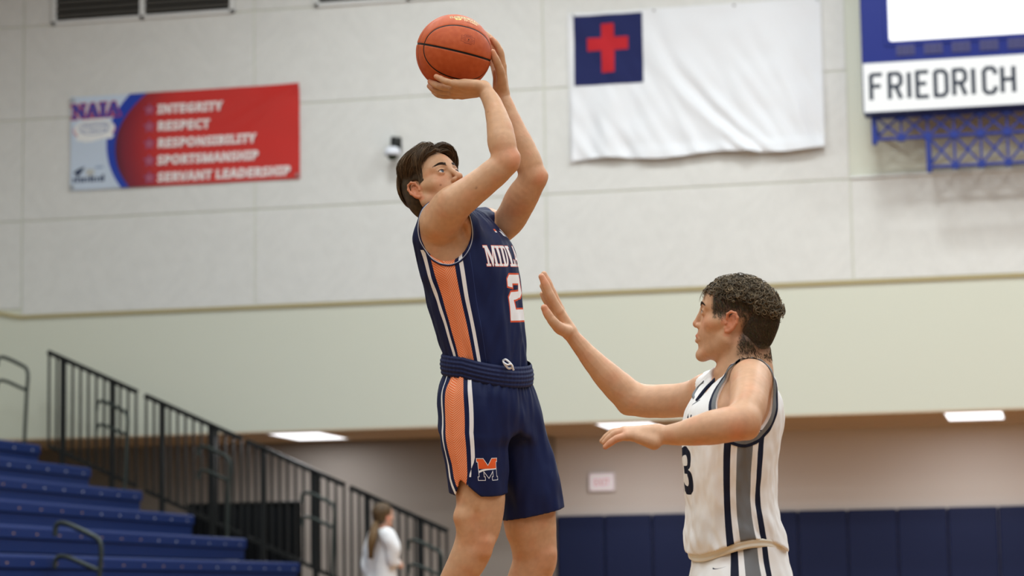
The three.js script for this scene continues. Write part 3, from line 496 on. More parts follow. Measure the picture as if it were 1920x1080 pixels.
// ---- a head: local axes x to the figure's left, y up, z forward; eyes at y = 0
function headFrame(C, fwd, up, scale = 1) { const z = nrm3(fwd), x = nrm3(crs3(up, z)), y = crs3(z, x); return { C, x, y, z, s: scale, P: (a, b, c) => [0, 1, 2].map((i) => C[i] + (x[i] * a + y[i] * b + z[i] * c) * scale), L: (p) => { const d = sub3(p, C); return [dot3(d, x) / scale, dot3(d, y) / scale, dot3(d, z) / scale]; }, dir: (a, b, c) => [0, 1, 2].map((i) => x[i] * a + y[i] * b + z[i] * c) }; }
function headField(F, H, o = {}) {
  const nz = o.nose ?? 0, jw = o.jaw ?? 0, cr = o.crown ?? 0;
  const s = H.s, P = H.P, E = (c, r, rot) => { let ax = H.x, ay = H.y, az = H.z; if (rot) { const q = new THREE.Quaternion().setFromEuler(new THREE.Euler(...rot)), g = (v) => { const w = V(...v).applyQuaternion(q); return H.dir(w.x, w.y, w.z); }; ax = g([1, 0, 0]); ay = g([0, 1, 0]); az = g([0, 0, 1]); } return ellipsoid(P(...c), r.map((k) => k * s), ax, ay, az); };
  const C = (a, b, ra, rb) => cone(P(...a), P(...b), ra * s, rb * s);
  F.add(E([0, 0.028 - cr * 0.5, -0.014], [0.0755, 0.088 - cr * 0.5, 0.0985]), 0.02);
  F.add(E([0, -0.03 - jw * 0.5, 0.028], [0.063, 0.082 + jw * 0.5, 0.062]), 0.025);
  F.add(E([0, 0.035, 0.035], [0.062, 0.055, 0.056]), 0.02);
  for (const m of [-1, 1]) {
    F.add(C([m * 0.056, -0.058 - jw * 0.6, -0.002], [m * 0.016, -0.101 - jw, 0.066], 0.017, 0.015), 0.022);
    F.add(C([m * 0.058, -0.03, -0.004], [m * 0.056, -0.06, 0.0], 0.016, 0.017), 0.02);
    F.add(C([m * 0.05, -0.026, 0.05], [m * 0.062, -0.014, 0.02], 0.018, 0.013), 0.018);
  }
  F.add(C([-0.01, -0.104 - jw, 0.073], [0.01, -0.104 - jw, 0.073], 0.0155, 0.0155), 0.015);
  F.add(C([0, -0.075 - jw * 0.5, 0.068], [0, -0.062 - jw * 0.2, 0.07], 0.022, 0.024), 0.016);
  for (const m of [-1, 1]) F.add(C([m * 0.012, 0.017, 0.083], [m * 0.044, 0.019, 0.068], 0.0105, 0.009), 0.014);
  for (const m of [-1, 1]) F.cut(E([m * 0.031, -0.002, 0.098], [0.019, 0.0135, 0.0165]), 0.014);
  // lids around the eyeball, opened by a lens shaped cut
  for (const m of [-1, 1]) { F.add(E([m * 0.0315, 0, 0.0745], [0.0145, 0.014, 0.0143]), 0.005); F.cut(E([m * 0.032, 0.0, 0.0905], [0.0142, 0.0052, 0.0095], [0, 0, m * -0.08]), 0.0015); F.add(C([m * 0.019, 0.0075, 0.0865], [m * 0.044, 0.0055, 0.0795], 0.0024, 0.002), 0.004); }
  // nose
  F.add(C([0, 0.008, 0.0885], [0, -0.036, 0.114 + nz], 0.008, 0.0092), 0.011);
  F.add(ball(P(0, -0.0395, 0.1145 + nz), 0.0102 * s), 0.006);
  for (const m of [-1, 1]) { F.add(E([m * 0.0135, -0.0425, 0.1 + nz * 0.8], [0.0078, 0.0085, 0.0115]), 0.006); F.cut(E([m * 0.0072, -0.0505, 0.106 + nz], [0.0042, 0.0062, 0.0064], [0.3, 0, m * 0.3]), 0.0015); }
  F.add(C([0, -0.045, 0.104 + nz], [0, -0.052, 0.092], 0.0035, 0.004), 0.004);
  // lips
  const jl2 = jw * 0.35; for (const m of [-1, 1]) { F.add(C([m * 0.004, -0.0655 - jl2, 0.0945], [m * 0.022, -0.071 - jl2, 0.0825], 0.0052, 0.003), 0.006); F.add(C([0, -0.078 - jl2, 0.092], [m * 0.019, -0.0735 - jl2, 0.0825], 0.0062, 0.003), 0.006); F.cut(C([0, -0.0718 - jl2, 0.1], [m * 0.02, -0.0722 - jl2, 0.09], 0.0022, 0.0012), 0.002); }
  // ears
  for (const m of [-1, 1]) {
    const T = [0, m * -0.35, m * 0.05], e = (a, b, c) => [m * a, b, c];
    F.add(E(e(0.076, -0.014, -0.012), [0.0065, 0.026, 0.0155], T), 0.006);
    const rim = [[0.0765, -0.006, 0.004], [0.081, 0.008, 0.0035], [0.086, 0.0165, -0.007], [0.088, 0.0145, -0.02], [0.088, 0.003, -0.0275], [0.085, -0.013, -0.0265], [0.081, -0.028, -0.018], [0.077, -0.039, -0.007], [0.0745, -0.041, 0.001], [0.073, -0.033, 0.004]];
    for (let i = 1; i < rim.length; i++) F.add(C(e(...rim[i - 1]), e(...rim[i]), 0.0038, i > 6 ? 0.005 : 0.0038), 0.003);
    F.cut(E(e(0.0865, -0.013, -0.0075), [0.0085, 0.0125, 0.0085], T), 0.003);
    F.cut(E(e(0.0885, 0.004, -0.013), [0.005, 0.008, 0.0075], T), 0.003);
    F.add(C(e(0.0745, -0.014, 0.006), e(0.077, -0.019, 0.005), 0.004, 0.0035), 0.003);
  }
}
function skinTone(H, base, o = {}) {                       // skin colour with redder ears, cheeks, lips, joints and stubble
  const red = [1.12, 0.78, 0.74], spots = o.spots ?? [];
  return (x, y, z) => {
    let k = [1, 1, 1]; const mix = (c, t) => { for (let i = 0; i < 3; i++) k[i] *= 1 + (c[i] - 1) * t; };
    const b = 1 + 0.05 * noise3(x * 45, y * 45, z * 45) + 0.045 * noise3(x * 11, y * 11, z * 11) + 0.03 * noise3(x * 160, y * 160, z * 160); mix([b, b * 0.995, b * 0.985], 1);
    const rb = noise3(x * 14 + 7, y * 14, z * 14); mix([1.02, 0.9, 0.87], Math.max(0, rb));
    const l = H.L([x, y, z]);
    if (Math.hypot(...l) < 0.2) {
      const g = (cx, cy, cz, r) => Math.exp(-((l[0] - cx) ** 2 + (l[1] - cy) ** 2 + (l[2] - cz) ** 2) / (r * r)), ax = Math.abs(l[0]);
      mix(red, 0.55 * Math.exp(-((ax - 0.04) ** 2 + (l[1] + 0.03) ** 2 + (l[2] - 0.065) ** 2) / 0.00055));
      mix(red, 0.4 * g(0, -0.04, 0.115, 0.02));
      if (ax > 0.07 && l[1] < 0.03 && l[1] > -0.055 && l[2] < 0.02 && l[2] > -0.04) mix([1.1, 0.7, 0.66], 0.75 * sstep(0.072, 0.079, ax));
      const lip = Math.exp(-(((ax) / 0.021) ** 4 + ((l[1] + 0.0718) / 0.0082) ** 4)) * sstep(0.075, 0.085, l[2]); mix([0.95, 0.55, 0.55], 0.85 * lip);
      const stub = sstep(-0.045, -0.07, l[1]) * sstep(-0.01, 0.02, l[2]) * (1 - lip); if (o.stubble) { const d = noise3(x * 900, y * 900, z * 900); mix([0.8, 0.76, 0.76], o.stubble * stub * (0.5 + 0.5 * d)); }
    }
    if (o.fade) { const f = Math.min(1, o.fade(l) * (0.95 + 0.2 * noise3(x * 700, y * 700, z * 700))); mix([0.075, 0.09, 0.1], f); }
    for (const [c, r, col, t] of spots) { const d2 = (x - c[0]) ** 2 + (y - c[1]) ** 2 + (z - c[2]) ** 2; if (d2 < r * r * 6) mix(col, t * Math.exp(-d2 / (r * r))); }
    return [Math.min(0.95, base[0] * k[0]), base[1] * k[1], base[2] * k[2]];
  };
}
function eyes(H, parent, base, look = [0, 0, 1]) {
  const g0 = new THREE.SphereGeometry(0.0126 * H.s, 40, 30), col = [];
  const p = g0.attributes.position, L = nrm3(look);
  for (let i = 0; i < p.count; i++) { const d = nrm3([p.getX(i), p.getY(i), p.getZ(i)]), a = Math.acos(clamp(dot3(d, L), -1, 1)); const c = a < 0.2 ? [0.01, 0.01, 0.012] : a < 0.54 ? [0.10, 0.13, 0.17] : a < 0.6 ? [0.04, 0.045, 0.05] : [0.72, 0.66, 0.62]; col.push(...c); }
  g0.setAttribute('color', new THREE.Float32BufferAttribute(col, 3));
  for (const m of [-1, 1]) { const g = g0.clone(), B = new THREE.Matrix4().makeBasis(V(...H.x), V(...H.y), V(...H.z)).setPosition(V(...H.P(m * 0.0315, 0, 0.0752))); g.applyMatrix4(B); part('eye', toWorld(g, base), std(0xffffff, 0.12, { vertexColors: true }), parent);
    const lp = []; for (let i = 0; i <= 10; i++) { const t = i / 10 * 2 - 1, a = m * 0.032 + t * 0.0128, b = 0.0004 + 0.0052 * Math.sqrt(Math.max(0, 1 - t * t)); const dx = a - m * 0.0315; lp.push(V(...H.P(a, b, 0.0745 + Math.sqrt(Math.max(0.00002, 0.0146 ** 2 - dx * dx - b * b))))); }
    part('eyelashes', toWorld(tube(lp, 0.0009 * H.s, 5, 24), base), std(lin(0.02, 0.013, 0.01), 0.6), parent); }
}
// tapered strand mesh: points list with radii, few sides
function strand(out, pts, r0, r1, col, sides = 4, flat = 1) {
  const n = pts.length, base = out.pos.length / 3; let u = null;
  for (let i = 0; i < n; i++) {
    const a = pts[Math.max(0, i - 1)], b = pts[Math.min(n - 1, i + 1)], t = nrm3(sub3(b, a)); if (!u) u = nrm3(Math.abs(t[1]) < 0.9 ? crs3(t, [0, 1, 0]) : crs3(t, [1, 0, 0])); u = nrm3(sub3(u, t.map((k) => k * dot3(u, t)))); const w = crs3(t, u);
    const f = i / (n - 1), r = (r0 + (r1 - r0) * f) * Math.min(1, 0.35 + 4 * f) * (f > 0.7 ? 1 - (f - 0.7) / 0.3 * 0.75 : 1);
    for (let s = 0; s < sides; s++) { const a2 = s / sides * 2 * Math.PI, cs = Math.cos(a2) * r, sn = Math.sin(a2) * r * flat; out.pos.push(pts[i][0] + u[0] * cs + w[0] * sn, pts[i][1] + u[1] * cs + w[1] * sn, pts[i][2] + u[2] * cs + w[2] * sn); out.col.push(col[0], col[1], col[2]); }
  }
  for (let i = 0; i < n - 1; i++) for (let s = 0; s < sides; s++) { const a = base + i * sides + s, b = base + i * sides + (s + 1) % sides; out.idx.push(a, b, b + sides, a, b + sides, a + sides); }
}
function strandGeo(out) { const g = new THREE.BufferGeometry(); g.setAttribute('position', new THREE.Float32BufferAttribute(out.pos, 3)); g.setAttribute('color', new THREE.Float32BufferAttribute(out.col, 3)); g.setIndex(out.idx); g.computeVertexNormals(); return g; }
function brows(H, parent, base, col, lift = 0) {
  for (const m of [-1, 1]) {
    const out = { pos: [], idx: [], col: [] };
    for (let i = 0; i < 190; i++) { const t = rnd(), a = [m * lerp(0.011, 0.047, t), 0.0185 + lift + 0.006 * Math.sin(Math.min(1, t * 1.15) * 2.5) + rr(-0.005, 0.005) * (1 - t * 0.65), lerp(0.0945, 0.0755, t * t * 0.65 + t * 0.35) + 0.0012], L = rr(0.006, 0.01); strand(out, [0, 0.5, 1].map((q) => H.P(a[0] + m * L * q, a[1] + 0.003 * q * (1 - t) - 0.0012 * t * q, a[2] + 0.0006 * Math.sin(q * 3) - L * 0.35 * q * t)), 0.0011, 0.0004, col.map((k) => k * rr(0.7, 1.2)), 3); }
    part('eyebrow', toWorld(strandGeo(out), base), hairMat, parent);
  }
}
const hairMat = std(0xffffff, 0.5, { vertexColors: true, specularIntensity: 0.6 });
const skinMat = std(0xffffff, 0.46, { vertexColors: true, specularIntensity: 0.6, sheen: 0.15, sheenRoughness: 0.5, sheenColor: lin(0.9, 0.6, 0.5) });
// ---- shooter, mid jump
const navyJ = '#0f1b45', orangeJ = '#e8743f';
function chevrons(g, x0, x1, y0, y1, period, xm) {         // printed herringbone of a side panel
  g.save(); g.beginPath(); g.rect(x0, y0, x1 - x0, y1 - y0); g.clip(); g.strokeStyle = '#f3b795'; g.lineWidth = period * 0.27;
  for (let y = y0 - 200; y < y1 + 200; y += period) { g.beginPath(); g.moveTo(x0, y - (xm - x0) * 0.55); g.lineTo(xm, y); g.stroke(); g.beginPath(); g.moveTo(xm, y + (x1 - xm) * 0.95); g.lineTo(x1, y); g.stroke(); }
  g.restore();
}
function blockText(g, txt, x, y, h, w, fill, edge, ew, font = 'serif') {
  g.save(); g.translate(x, y); g.font = 'bold 200px ' + font; g.textAlign = 'center'; g.textBaseline = 'alphabetic'; g.lineJoin = 'miter'; g.miterLimit = 3; const m = g.measureText(txt).width; g.scale(w / m, h / 146); g.lineWidth = ew * 146 / h; g.strokeStyle = edge; g.strokeText(txt, 0, 73); g.fillStyle = fill; g.fillText(txt, 0, 73); g.lineWidth = ew * 0.35 * 146 / h; g.strokeStyle = fill; g.strokeText(txt, 0, 73); g.restore();
}
{
  reseed(77);
  const D = 7.8, J = jointAt(D), PX = D / FPX;
  const yaw = 27 * Math.PI / 180, fw = [Math.cos(yaw), 0, Math.sin(yaw)], rt = [-Math.sin(yaw), 0, Math.cos(yaw)];
  const row = (px, py, dz, w, d) => { const p = J(px, py, dz); return [p[1], p[0], p[2], w, d]; };
  const base = world(900, 1385, D); base.y = Math.max(0.05, base.y);
  const root = thing('person', base, 'basketball player in navy and orange uniform jumping with the ball raised', 'person');

  // --- body field
  const torso = loft([row(920, 800, 0, 0.155, 0.112), row(916, 745, 0, 0.158, 0.112), row(914, 700, 0, 0.14, 0.1), row(905, 640, 0, 0.138, 0.098), row(890, 560, 0, 0.156, 0.11), row(879, 500, 0, 0.166, 0.117), row(872, 455, 0, 0.158, 0.108), row(868, 428, 0, 0.125, 0.082), row(866, 408, 0, 0.08, 0.058)], rt, fw, 0, 2.3, 0.03);
  const F = new Field(); F.add(torso, 0.02);
  F.add(cone(J(812, 446, 0.115), J(824, 505, 0.105), 33 * PX, 30 * PX), 0.035);                    // latissimus under the raised arm
  F.add(cone(J(850, 425, 0.03), J(826, 414, 0.13), 30 * PX, 36 * PX), 0.03);
  F.add(cone(J(880, 425, -0.04), J(912, 424, -0.15), 30 * PX, 33 * PX), 0.03);
  F.add(cone(J(885, 462, 0.09), J(868, 425, 0.14), 30 * PX, 26 * PX), 0.03);                       // pectoral fold
  F.add(cone(J(853, 418, 0.0), J(822, 368, 0.02), 37 * PX, 35 * PX), 0.03);                         // neck
  F.cut(ellipsoid(J(868, 432, 0.205), [0.017, 0.05, 0.05], nrm3([1, 0.25, 0]), nrm3([-0.25, 1, 0]), [0, 0, 1]), 0.02);   // hollow of the armpit
  // near arm
  F.chain(J, [[826, 416, 0.155, 39], [846, 387, 0.19, 36], [872, 367, 0.205, 31.5], [900, 346, 0.215, 28.5], [927, 324, 0.22, 27], [950, 304, 0.222, 24.5]], 0.014);
  F.add(cone(J(946, 304, 0.225), J(964, 294, 0.22), 19 * PX, 11.5 * PX), 0.012);
  F.chain(J, [[949, 301, 0.222, 23], [941, 268, 0.205, 26.5], [937.5, 243, 0.185, 24.5], [931, 217, 0.16, 20.5], [923, 193, 0.13, 17.2], [911, 172, 0.105, 14.6]], 0.012);
  // far arm
  F.chain(J, [[914, 424, -0.15, 33], [936, 428, -0.13, 29], [957, 410, -0.105, 29], [978, 371, -0.06, 30], [1001, 334, -0.03, 25]], 0.014);
  F.add(cone(J(1003, 336, -0.03), J(1018, 329, -0.03), 18 * PX, 9 * PX), 0.012);
  F.chain(J, [[1000, 332, -0.03, 24], [990, 303, -0.035, 25.5], [977, 272, -0.04, 24], [961, 232, -0.05, 19], [948, 196, -0.057, 15], [941, 178, -0.06, 13]], 0.012);
  // near hand, palm up under the ball
  const R1 = (v) => v;
  for (const [mx, my, mz, r] of [[853, 157, 0.118, 8.5], [850, 166, 0.085, 9], [849, 173, 0.05, 9], [852, 178, 0.015, 8.5]]) F.add(cone(J(905, 166, 0.1), J(mx, my, mz), 12 * PX, r * PX), 0.012);
  F.add(cone(J(893, 160, 0.118), J(872, 158, 0.118), 10.5 * PX, 9.5 * PX), 0.012);
  F.add(cone(J(893, 172, 0.06), J(868, 176, 0.03), 11 * PX, 9.5 * PX), 0.012);
  const fk = 0.0035;
  F.chain(J, [[853, 157, 0.118, 6.6], [836, 152.5, 0.116, 6.0], [826, 147.5, 0.104, 5.5], [818, 143.5, 0.093, 4.9]], fk);
  F.chain(J, [[850, 166, 0.085, 7.2], [828, 162.5, 0.068, 6.4], [815, 158, 0.05, 6.0], [806.5, 153, 0.034, 5.2]], fk);
  F.chain(J, [[849, 173, 0.05, 7.2], [825, 170.5, 0.028, 6.5], [813, 167, 0.012, 6.1], [805.5, 161.5, 0.0, 5.4]], fk);
  F.chain(J, [[852, 178, 0.015, 7.2], [833, 179, -0.012, 6.5], [822, 177, -0.028, 6.1], [814, 172, -0.04, 5.4]], fk);
  F.chain(J, [[885, 172, 0.035, 9], [868, 176, -0.015, 8.2], [857, 175, -0.05, 7], [850, 171, -0.072, 6]], fk);
  // far hand, on the front of the ball
  for (const [mx, my, mz] of [[942, 124, -0.05], [939, 118, -0.075], [934, 119, -0.098], [928, 126, -0.116]]) F.add(cone(J(941, 174, -0.062), J(mx, my, mz), 11 * PX, 8 * PX), 0.012);
  F.add(cone(J(937, 160, -0.055), J(934, 136, -0.055), 13 * PX, 10 * PX), 0.012);
  F.chain(J, [[941, 168, -0.05, 11], [940, 150, -0.03, 9.5], [937.5, 133, -0.012, 8], [930, 113, 0.004, 7.2], [923.5, 97.5, 0.01, 5.6]], fk);
  F.chain(J, [[942, 124, -0.05, 7.4], [938, 98, -0.038, 6.6], [930, 83, -0.034, 6.2], [922, 73, -0.032, 5.2]], fk);
  F.chain(J, [[939, 118, -0.075, 7.2], [931, 90, -0.085, 6.4], [920, 73, -0.092, 6], [908, 62, -0.098, 5.2]], fk);
  F.chain(J, [[934, 119, -0.098, 7], [922, 93, -0.116, 6.2], [908, 79, -0.124, 5.8], [895, 72, -0.128, 5]], fk);
  F.chain(J, [[928, 126, -0.116, 6.4], [914, 108, -0.132, 5.6], [904, 100, -0.137, 5.2], [895, 96, -0.139, 4.6]], fk);
  // legs
  F.chain(J, [[893, 770, 0.08, 48], [898, 850, 0.088, 47], [901, 925, 0.1, 46], [900, 957, 0.1, 44.5], [897, 988, 0.1, 41], [891, 1012, 0.1, 37], [886, 1030, 0.1, 36.5], [877, 1050, 0.1, 35], [864, 1075, 0.095, 33], [845, 1120, 0.08, 34], [822, 1180, 0.06, 29], [795, 1262, 0.03, 17], [788, 1286, 0.025, 18]], 0.02);
  F.add(cone(J(908, 1016, 0.135), J(906, 1032, 0.135), 19 * PX, 17 * PX), 0.012); F.cut(ellipsoid(J(884, 1016, 0.172), [0.012, 0.025, 0.012]), 0.018); F.cut(ellipsoid(J(893, 985, 0.18), [0.008, 0.04, 0.014]), 0.02); F.add(cone(J(872, 970, 0.13), J(880, 1005, 0.13), 22 * PX, 16 * PX), 0.02);
  F.chain(J, [[940, 775, -0.08, 53], [968, 850, -0.085, 51], [989, 935, -0.09, 50], [994, 984, -0.09, 48.5], [999, 1010, -0.09, 44], [1003, 1044, -0.09, 41.5], [1000, 1060, -0.09, 40], [990, 1086, -0.09, 38], [973, 1135, -0.1, 37], [952, 1195, -0.11, 30], [932, 1272, -0.12, 18], [928, 1295, -0.12, 18]], 0.02);
  F.add(cone(J(1022, 1040, -0.06), J(1020, 1058, -0.06), 20 * PX, 18 * PX), 0.012); F.cut(ellipsoid(J(1000, 1040, -0.005), [0.012, 0.03, 0.012]), 0.02); F.add(cone(J(985, 985, -0.05), J(992, 1025, -0.05), 25 * PX, 20 * PX), 0.02);

  // --- head, turned towards the rim and tipped up
  const psi = 45 * Math.PI / 180, pit = 32 * Math.PI / 180, hf = [Math.cos(psi) * Math.cos(pit), Math.sin(pit), Math.sin(psi) * Math.cos(pit)];
  const H0 = headFrame([0, 0, 0], hf, [-0.02, 1, 0], 0.99), off = H0.P(-0.0315, 0, 0.085), C = sub3(J(829, 321, 0.03 + off[2]), off), H = headFrame(C, hf, [-0.02, 1, 0], 0.99);
  headField(F, H);
  const handBoxes = [[J(795, 195, 0.16), J(915, 135, -0.1)], [J(885, 182, 0.03), J(955, 55, -0.16)]].map(([a, b]) => [[0, 1, 2].map((i) => Math.min(a[i], b[i]) - 0.006), [0, 1, 2].map((i) => Math.max(a[i], b[i]) + 0.006)]);
  const headBox = [[C[0] - 0.13, C[1] - 0.13, C[2] - 0.13], [C[0] + 0.14, C[1] + 0.15, C[2] + 0.15]];
  const fine = [...handBoxes, headBox], inside = (b, x, y, z, m) => x > b[0][0] + m && x < b[1][0] - m && y > b[0][1] + m && y < b[1][1] - m && z > b[0][2] + m && z < b[1][2] - m;
  const lo = J(770, 1310, 0), hi = J(1060, 30, 0), cell = 0.005;
  const nets = [net(F, [lo[0] - 0.05, lo[1], -D - 0.36], [hi[0] + 0.05, hi[1], -D + 0.36], cell, (x, y, z) => !fine.some((b) => inside(b, x, y, z, 0.012)))];
  fine.forEach((b, k) => nets.push(net(F, b[0], b[1], k === 2 ? 0.0021 : 0.0024, (x, y, z) => inside(b, x, y, z, 0.0005))));
  const sp = (px, py, dz, r, t, c = [1.08, 0.74, 0.68]) => [J(px, py, dz), r, c, t];
  const tips = [[818, 143, 0.1], [806, 153, 0.04], [805, 161, 0.01], [923, 97, 0.02], [922, 73, -0.02]].map(([a, b, c]) => sp(a, b, c, 0.02, 0.5));
  const mole = (px, py, dz) => sp(px, py, dz, 0.0032, 0.9, [0.35, 0.25, 0.22]);
  const bodyGeo = paint(netGeo(...nets), skinTone(H, [0.59, 0.338, 0.195], { stubble: 0.5, spots: [sp(963, 296, 0.24, 0.035, 0.7), sp(1018, 330, 0, 0.03, 0.6), sp(906, 1022, 0.17, 0.05, 0.5), sp(1020, 1046, -0.05, 0.05, 0.4), ...tips, mole(812, 379, 0.2), mole(887, 328, 0.24), mole(914, 209, 0.18), mole(820, 331, 0.12), mole(876, 958, 0.18), mole(888, 1026, 0.18), mole(893, 352, 0.26), mole(826, 347, 0.12)] }));
  part('body', toWorld(bodyGeo, base), skinMat, root);
  eyes(H, root, base, [0.12, 0.1, 1]);
  brows(H, root, base, [0.035, 0.02, 0.012], 0.001);

  // --- hair: parted locks swept over the ears and down the nape
  {
    const cap = new Field(), E = (c, r) => ellipsoid(H.P(...c), r.map((k) => k * H.s), H.x, H.y, H.z);
    cap.add(E([0, 0.03, -0.014], [0.081, 0.093, 0.101]), 0.02); cap.add(E([0, -0.03, -0.054], [0.064, 0.06, 0.05]), 0.03);
    cap.cut(E([0, -0.045, 0.088], [0.12, 0.105, 0.076]), 0.012); for (const m of [-1, 1]) cap.cut(E([m * 0.085, -0.012, -0.01], [0.036, 0.034, 0.03]), 0.006); cap.cut(E([0, -0.085, 0.02], [0.13, 0.062, 0.05]), 0.012); cap.cut(E([0, -0.125, -0.05], [0.13, 0.045, 0.1]), 0.012);
    const capGeo = netGeo(net(cap, headBox[0], headBox[1], 0.0035)); paint(capGeo, (x, y, z) => { const k = 0.8 + 0.35 * noise3(x * 60, y * 60, z * 60); return [0.06 * k, 0.038 * k, 0.02 * k]; });
    const surf = (l, h) => { const q = [l[0] / 0.081, (l[1] - 0.03) / 0.093, (l[2] + 0.014) / 0.101], m = Math.hypot(...q) || 1, k = (1 + h / 0.09) / m; return [q[0] * k * 0.081, q[1] * k * 0.093 + 0.03, q[2] * k * 0.101 - 0.014]; };
    const out = { pos: [], idx: [], col: [] };
    const lock = (root0, len, lift, w, bright, drop, front) => {
      let l = root0.slice(); const pts = [], n = 9, side = Math.sign(l[0]) || 1; 
      for (let i = 0; i < n; i++) {
        const f = i / (n - 1), h = 0.004 + lift * Math.sin(Math.PI * Math.min(1, f * 0.9 + 0.12)); let s = l[1] > -0.035 ? surf(l, h) : [l[0], l[1], l[2]]; if (Math.abs(s[0]) > 0.055 && s[1] < 0.012 && s[1] > -0.048 && s[2] > -0.036 && s[2] < 0.012) break; pts.push(H.P(...s));
        const v = nrm3([side * (0.9 - 0.35 * f) * (l[1] > 0.05 ? 1 : 0.25), -0.25 - drop * f - (l[1] < 0.03 ? 0.55 : 0), front ? 0.28 * (1 - f) - 0.15 : -0.75 + 0.15 * f]);
        const st = len / (n - 1); l = [s[0] + v[0] * st, s[1] + v[1] * st, s[2] + v[2] * st]; if (l[1] <= -0.035) { l[0] *= 0.97; }
      }
      if (pts.length < 3) return; const c = bright; strand(out, pts, w, w * 0.45, c, 3, 0.8);
    };
    const shadeOf = () => { const k = rr(0.6, 1.5), h = rnd() < 0.25 ? 2.0 : 1; return [0.088 * k * h, 0.055 * k * h, 0.029 * k * h]; };
    for (let i = 0; i < 8000; i++) {
      const a = rr(-1, 1), th = rr(-0.5, 2.9);                      // root on the scalp, th from forehead over the crown to the nape
      const l = surf([0.08 * a * (0.3 + 0.7 * rnd()), 0.03 + 0.09 * Math.sin(th + 0.35), -0.012 + 0.1 * Math.cos(th + 0.35)], 0);
      if (l[2] > 0.055 && l[1] < 0.068) continue; if (l[1] < -0.02 && l[2] > -0.03) continue; if (l[1] < -0.055) continue; if (l[1] < 0.03 && l[2] > 0.035) continue;
      const low = l[1] < 0.02;
      lock(l, low ? rr(0.03, 0.05) : rr(0.07, 0.115), low ? 0.003 : rr(0.006, 0.02) * (l[2] < -0.02 ? 0.35 : 1), rr(0.0007, 0.0015), shadeOf(), rr(0.1, 0.4), false);
    }
    for (let i = 0; i < 1500; i++) {                                 // fringe: two curtains falling from the parting
      const sd = rnd() < 0.5 ? -1 : 1, l = surf([sd * rr(0.002, 0.055), 0.1, rr(0.045, 0.085)], 0);
      lock(l, sd > 0 ? rr(0.09, 0.14) : rr(0.07, 0.12), sd > 0 ? rr(0.018, 0.036) : rr(0.016, 0.03), rr(0.0007, 0.0015), shadeOf(), sd > 0 ? rr(0.2, 0.5) : rr(0.15, 0.5), sd > 0 || rnd() < 0.5);
    }
    for (const sd of [-1, 1]) for (let i = 0; i < 150; i++) {       // temples and sideburns
      const q = surf([sd * 0.08, rr(-0.015, 0.05), rr(0.022, 0.042)], 0.001), pts = []; if (q[2] > 0.028 + 0.3 * q[1] + 0.006) continue; for (let j = 0; j < 5; j++) pts.push(H.P(q[0] + sd * 0.001 * Math.sin(j), q[1] - 0.0065 * j, q[2] - 0.0022 * j)); strand(out, pts, 0.0016, 0.0006, shadeOf().map((k) => k * 0.7), 4, 0.6);
    }
    for (let i = 0; i < 16; i++) { const l = surf([rr(0.0, 0.03), 0.11, rr(0.02, 0.07)], 0); lock(l, rr(0.1, 0.14), rr(0.03, 0.045), 0.0006, shadeOf(), 0.2, true); }
    const hg = strandGeo(out); const whole = mergeGeometries([(() => { const q = capGeo.clone(); return q; })(), hg]);
    part('hair', toWorld(whole, base), hairMat, root);
  }

  // --- jersey
  const jl = loft([row(918, 725, 0, 0.146, 0.108), row(914, 700, 0, 0.15, 0.112), row(910, 672, 0, 0.157, 0.118), row(900, 615, 0, 0.168, 0.126), row(889, 560, 0, 0.178, 0.133), row(880, 505, 0, 0.183, 0.139), row(874, 462, 0, 0.176, 0.128), row(869, 430, 0, 0.142, 0.1), row(866, 404, 0, 0.09, 0.066)], rt, fw, 0, 2.35, 0.03);
  const tf = new Field(); tf.p = F.p.slice(0, 6);
  const tfn = tf.fn(), ax3 = [rt, [0, 1, 0], fw];
  const tiltUp = nrm3([-0.16, 1, 0.0]), side = rt, fwd2 = crs3(side, tiltUp).map((k) => k);
  const holeN = ellipsoid(J(829, 428, 0.2), [0.115, 0.112, 0.083], side, tiltUp, nrm3(fwd2)), holeF = ellipsoid(J(924, 420, -0.185), [0.075, 0.085, 0.07], side, tiltUp, nrm3(fwd2)), neckH = ellipsoid(J(857, 392, 0.0), [0.06, 0.058, 0.054], rt, [0, 1, 0], fw);
  const y0 = J(0, 725)[1];
  const shirt = (x, y, z) => {
    let d = smin(jl(x, y, z), tfn(x, y, z) - 0.007, 0.02);
    if (d < 0.05 && d > -0.05) {
      const th = jl.angle(x, y, z), low = sstep(J(0, 600)[1], J(0, 700)[1], y), up = (y - y0);
      d += -0.0035 * low * Math.sin(th * 17 + 2.4 * noise3(th, up * 5, 3)) - 0.0042 * noise3(th * 2.3, up * 4.5, 9) * sstep(0, 0.1, up) - 0.0022 * noise3(th * 5 + up * 9, up * 7, 1);
    }
    return d;
  };
  const shirtCut = (x, y, z) => smax(smax(smax(shirt(x, y, z), -holeN(x, y, z), 0.006), -holeF(x, y, z), 0.006), -neckH(x, y, z), 0.006);
  const jb0 = J(765, 728, -0.3), jb1 = J(1000, 385, 0.3);
  const jg = netGeo(net(shirtCut, [jb0[0], jb0[1], -D - 0.26], [jb1[0] + 0.02, jb1[1], -D + 0.27], 0.004, (x, y) => y > y0 + 0.004));
  const yTop = J(0, 395)[1], HJ = yTop - y0;
  const uvJ = (x, y, z, cx, cy, cz) => [0.5 - jl.angle(x, y, z) / (2 * Math.PI), (y - y0) / HJ];
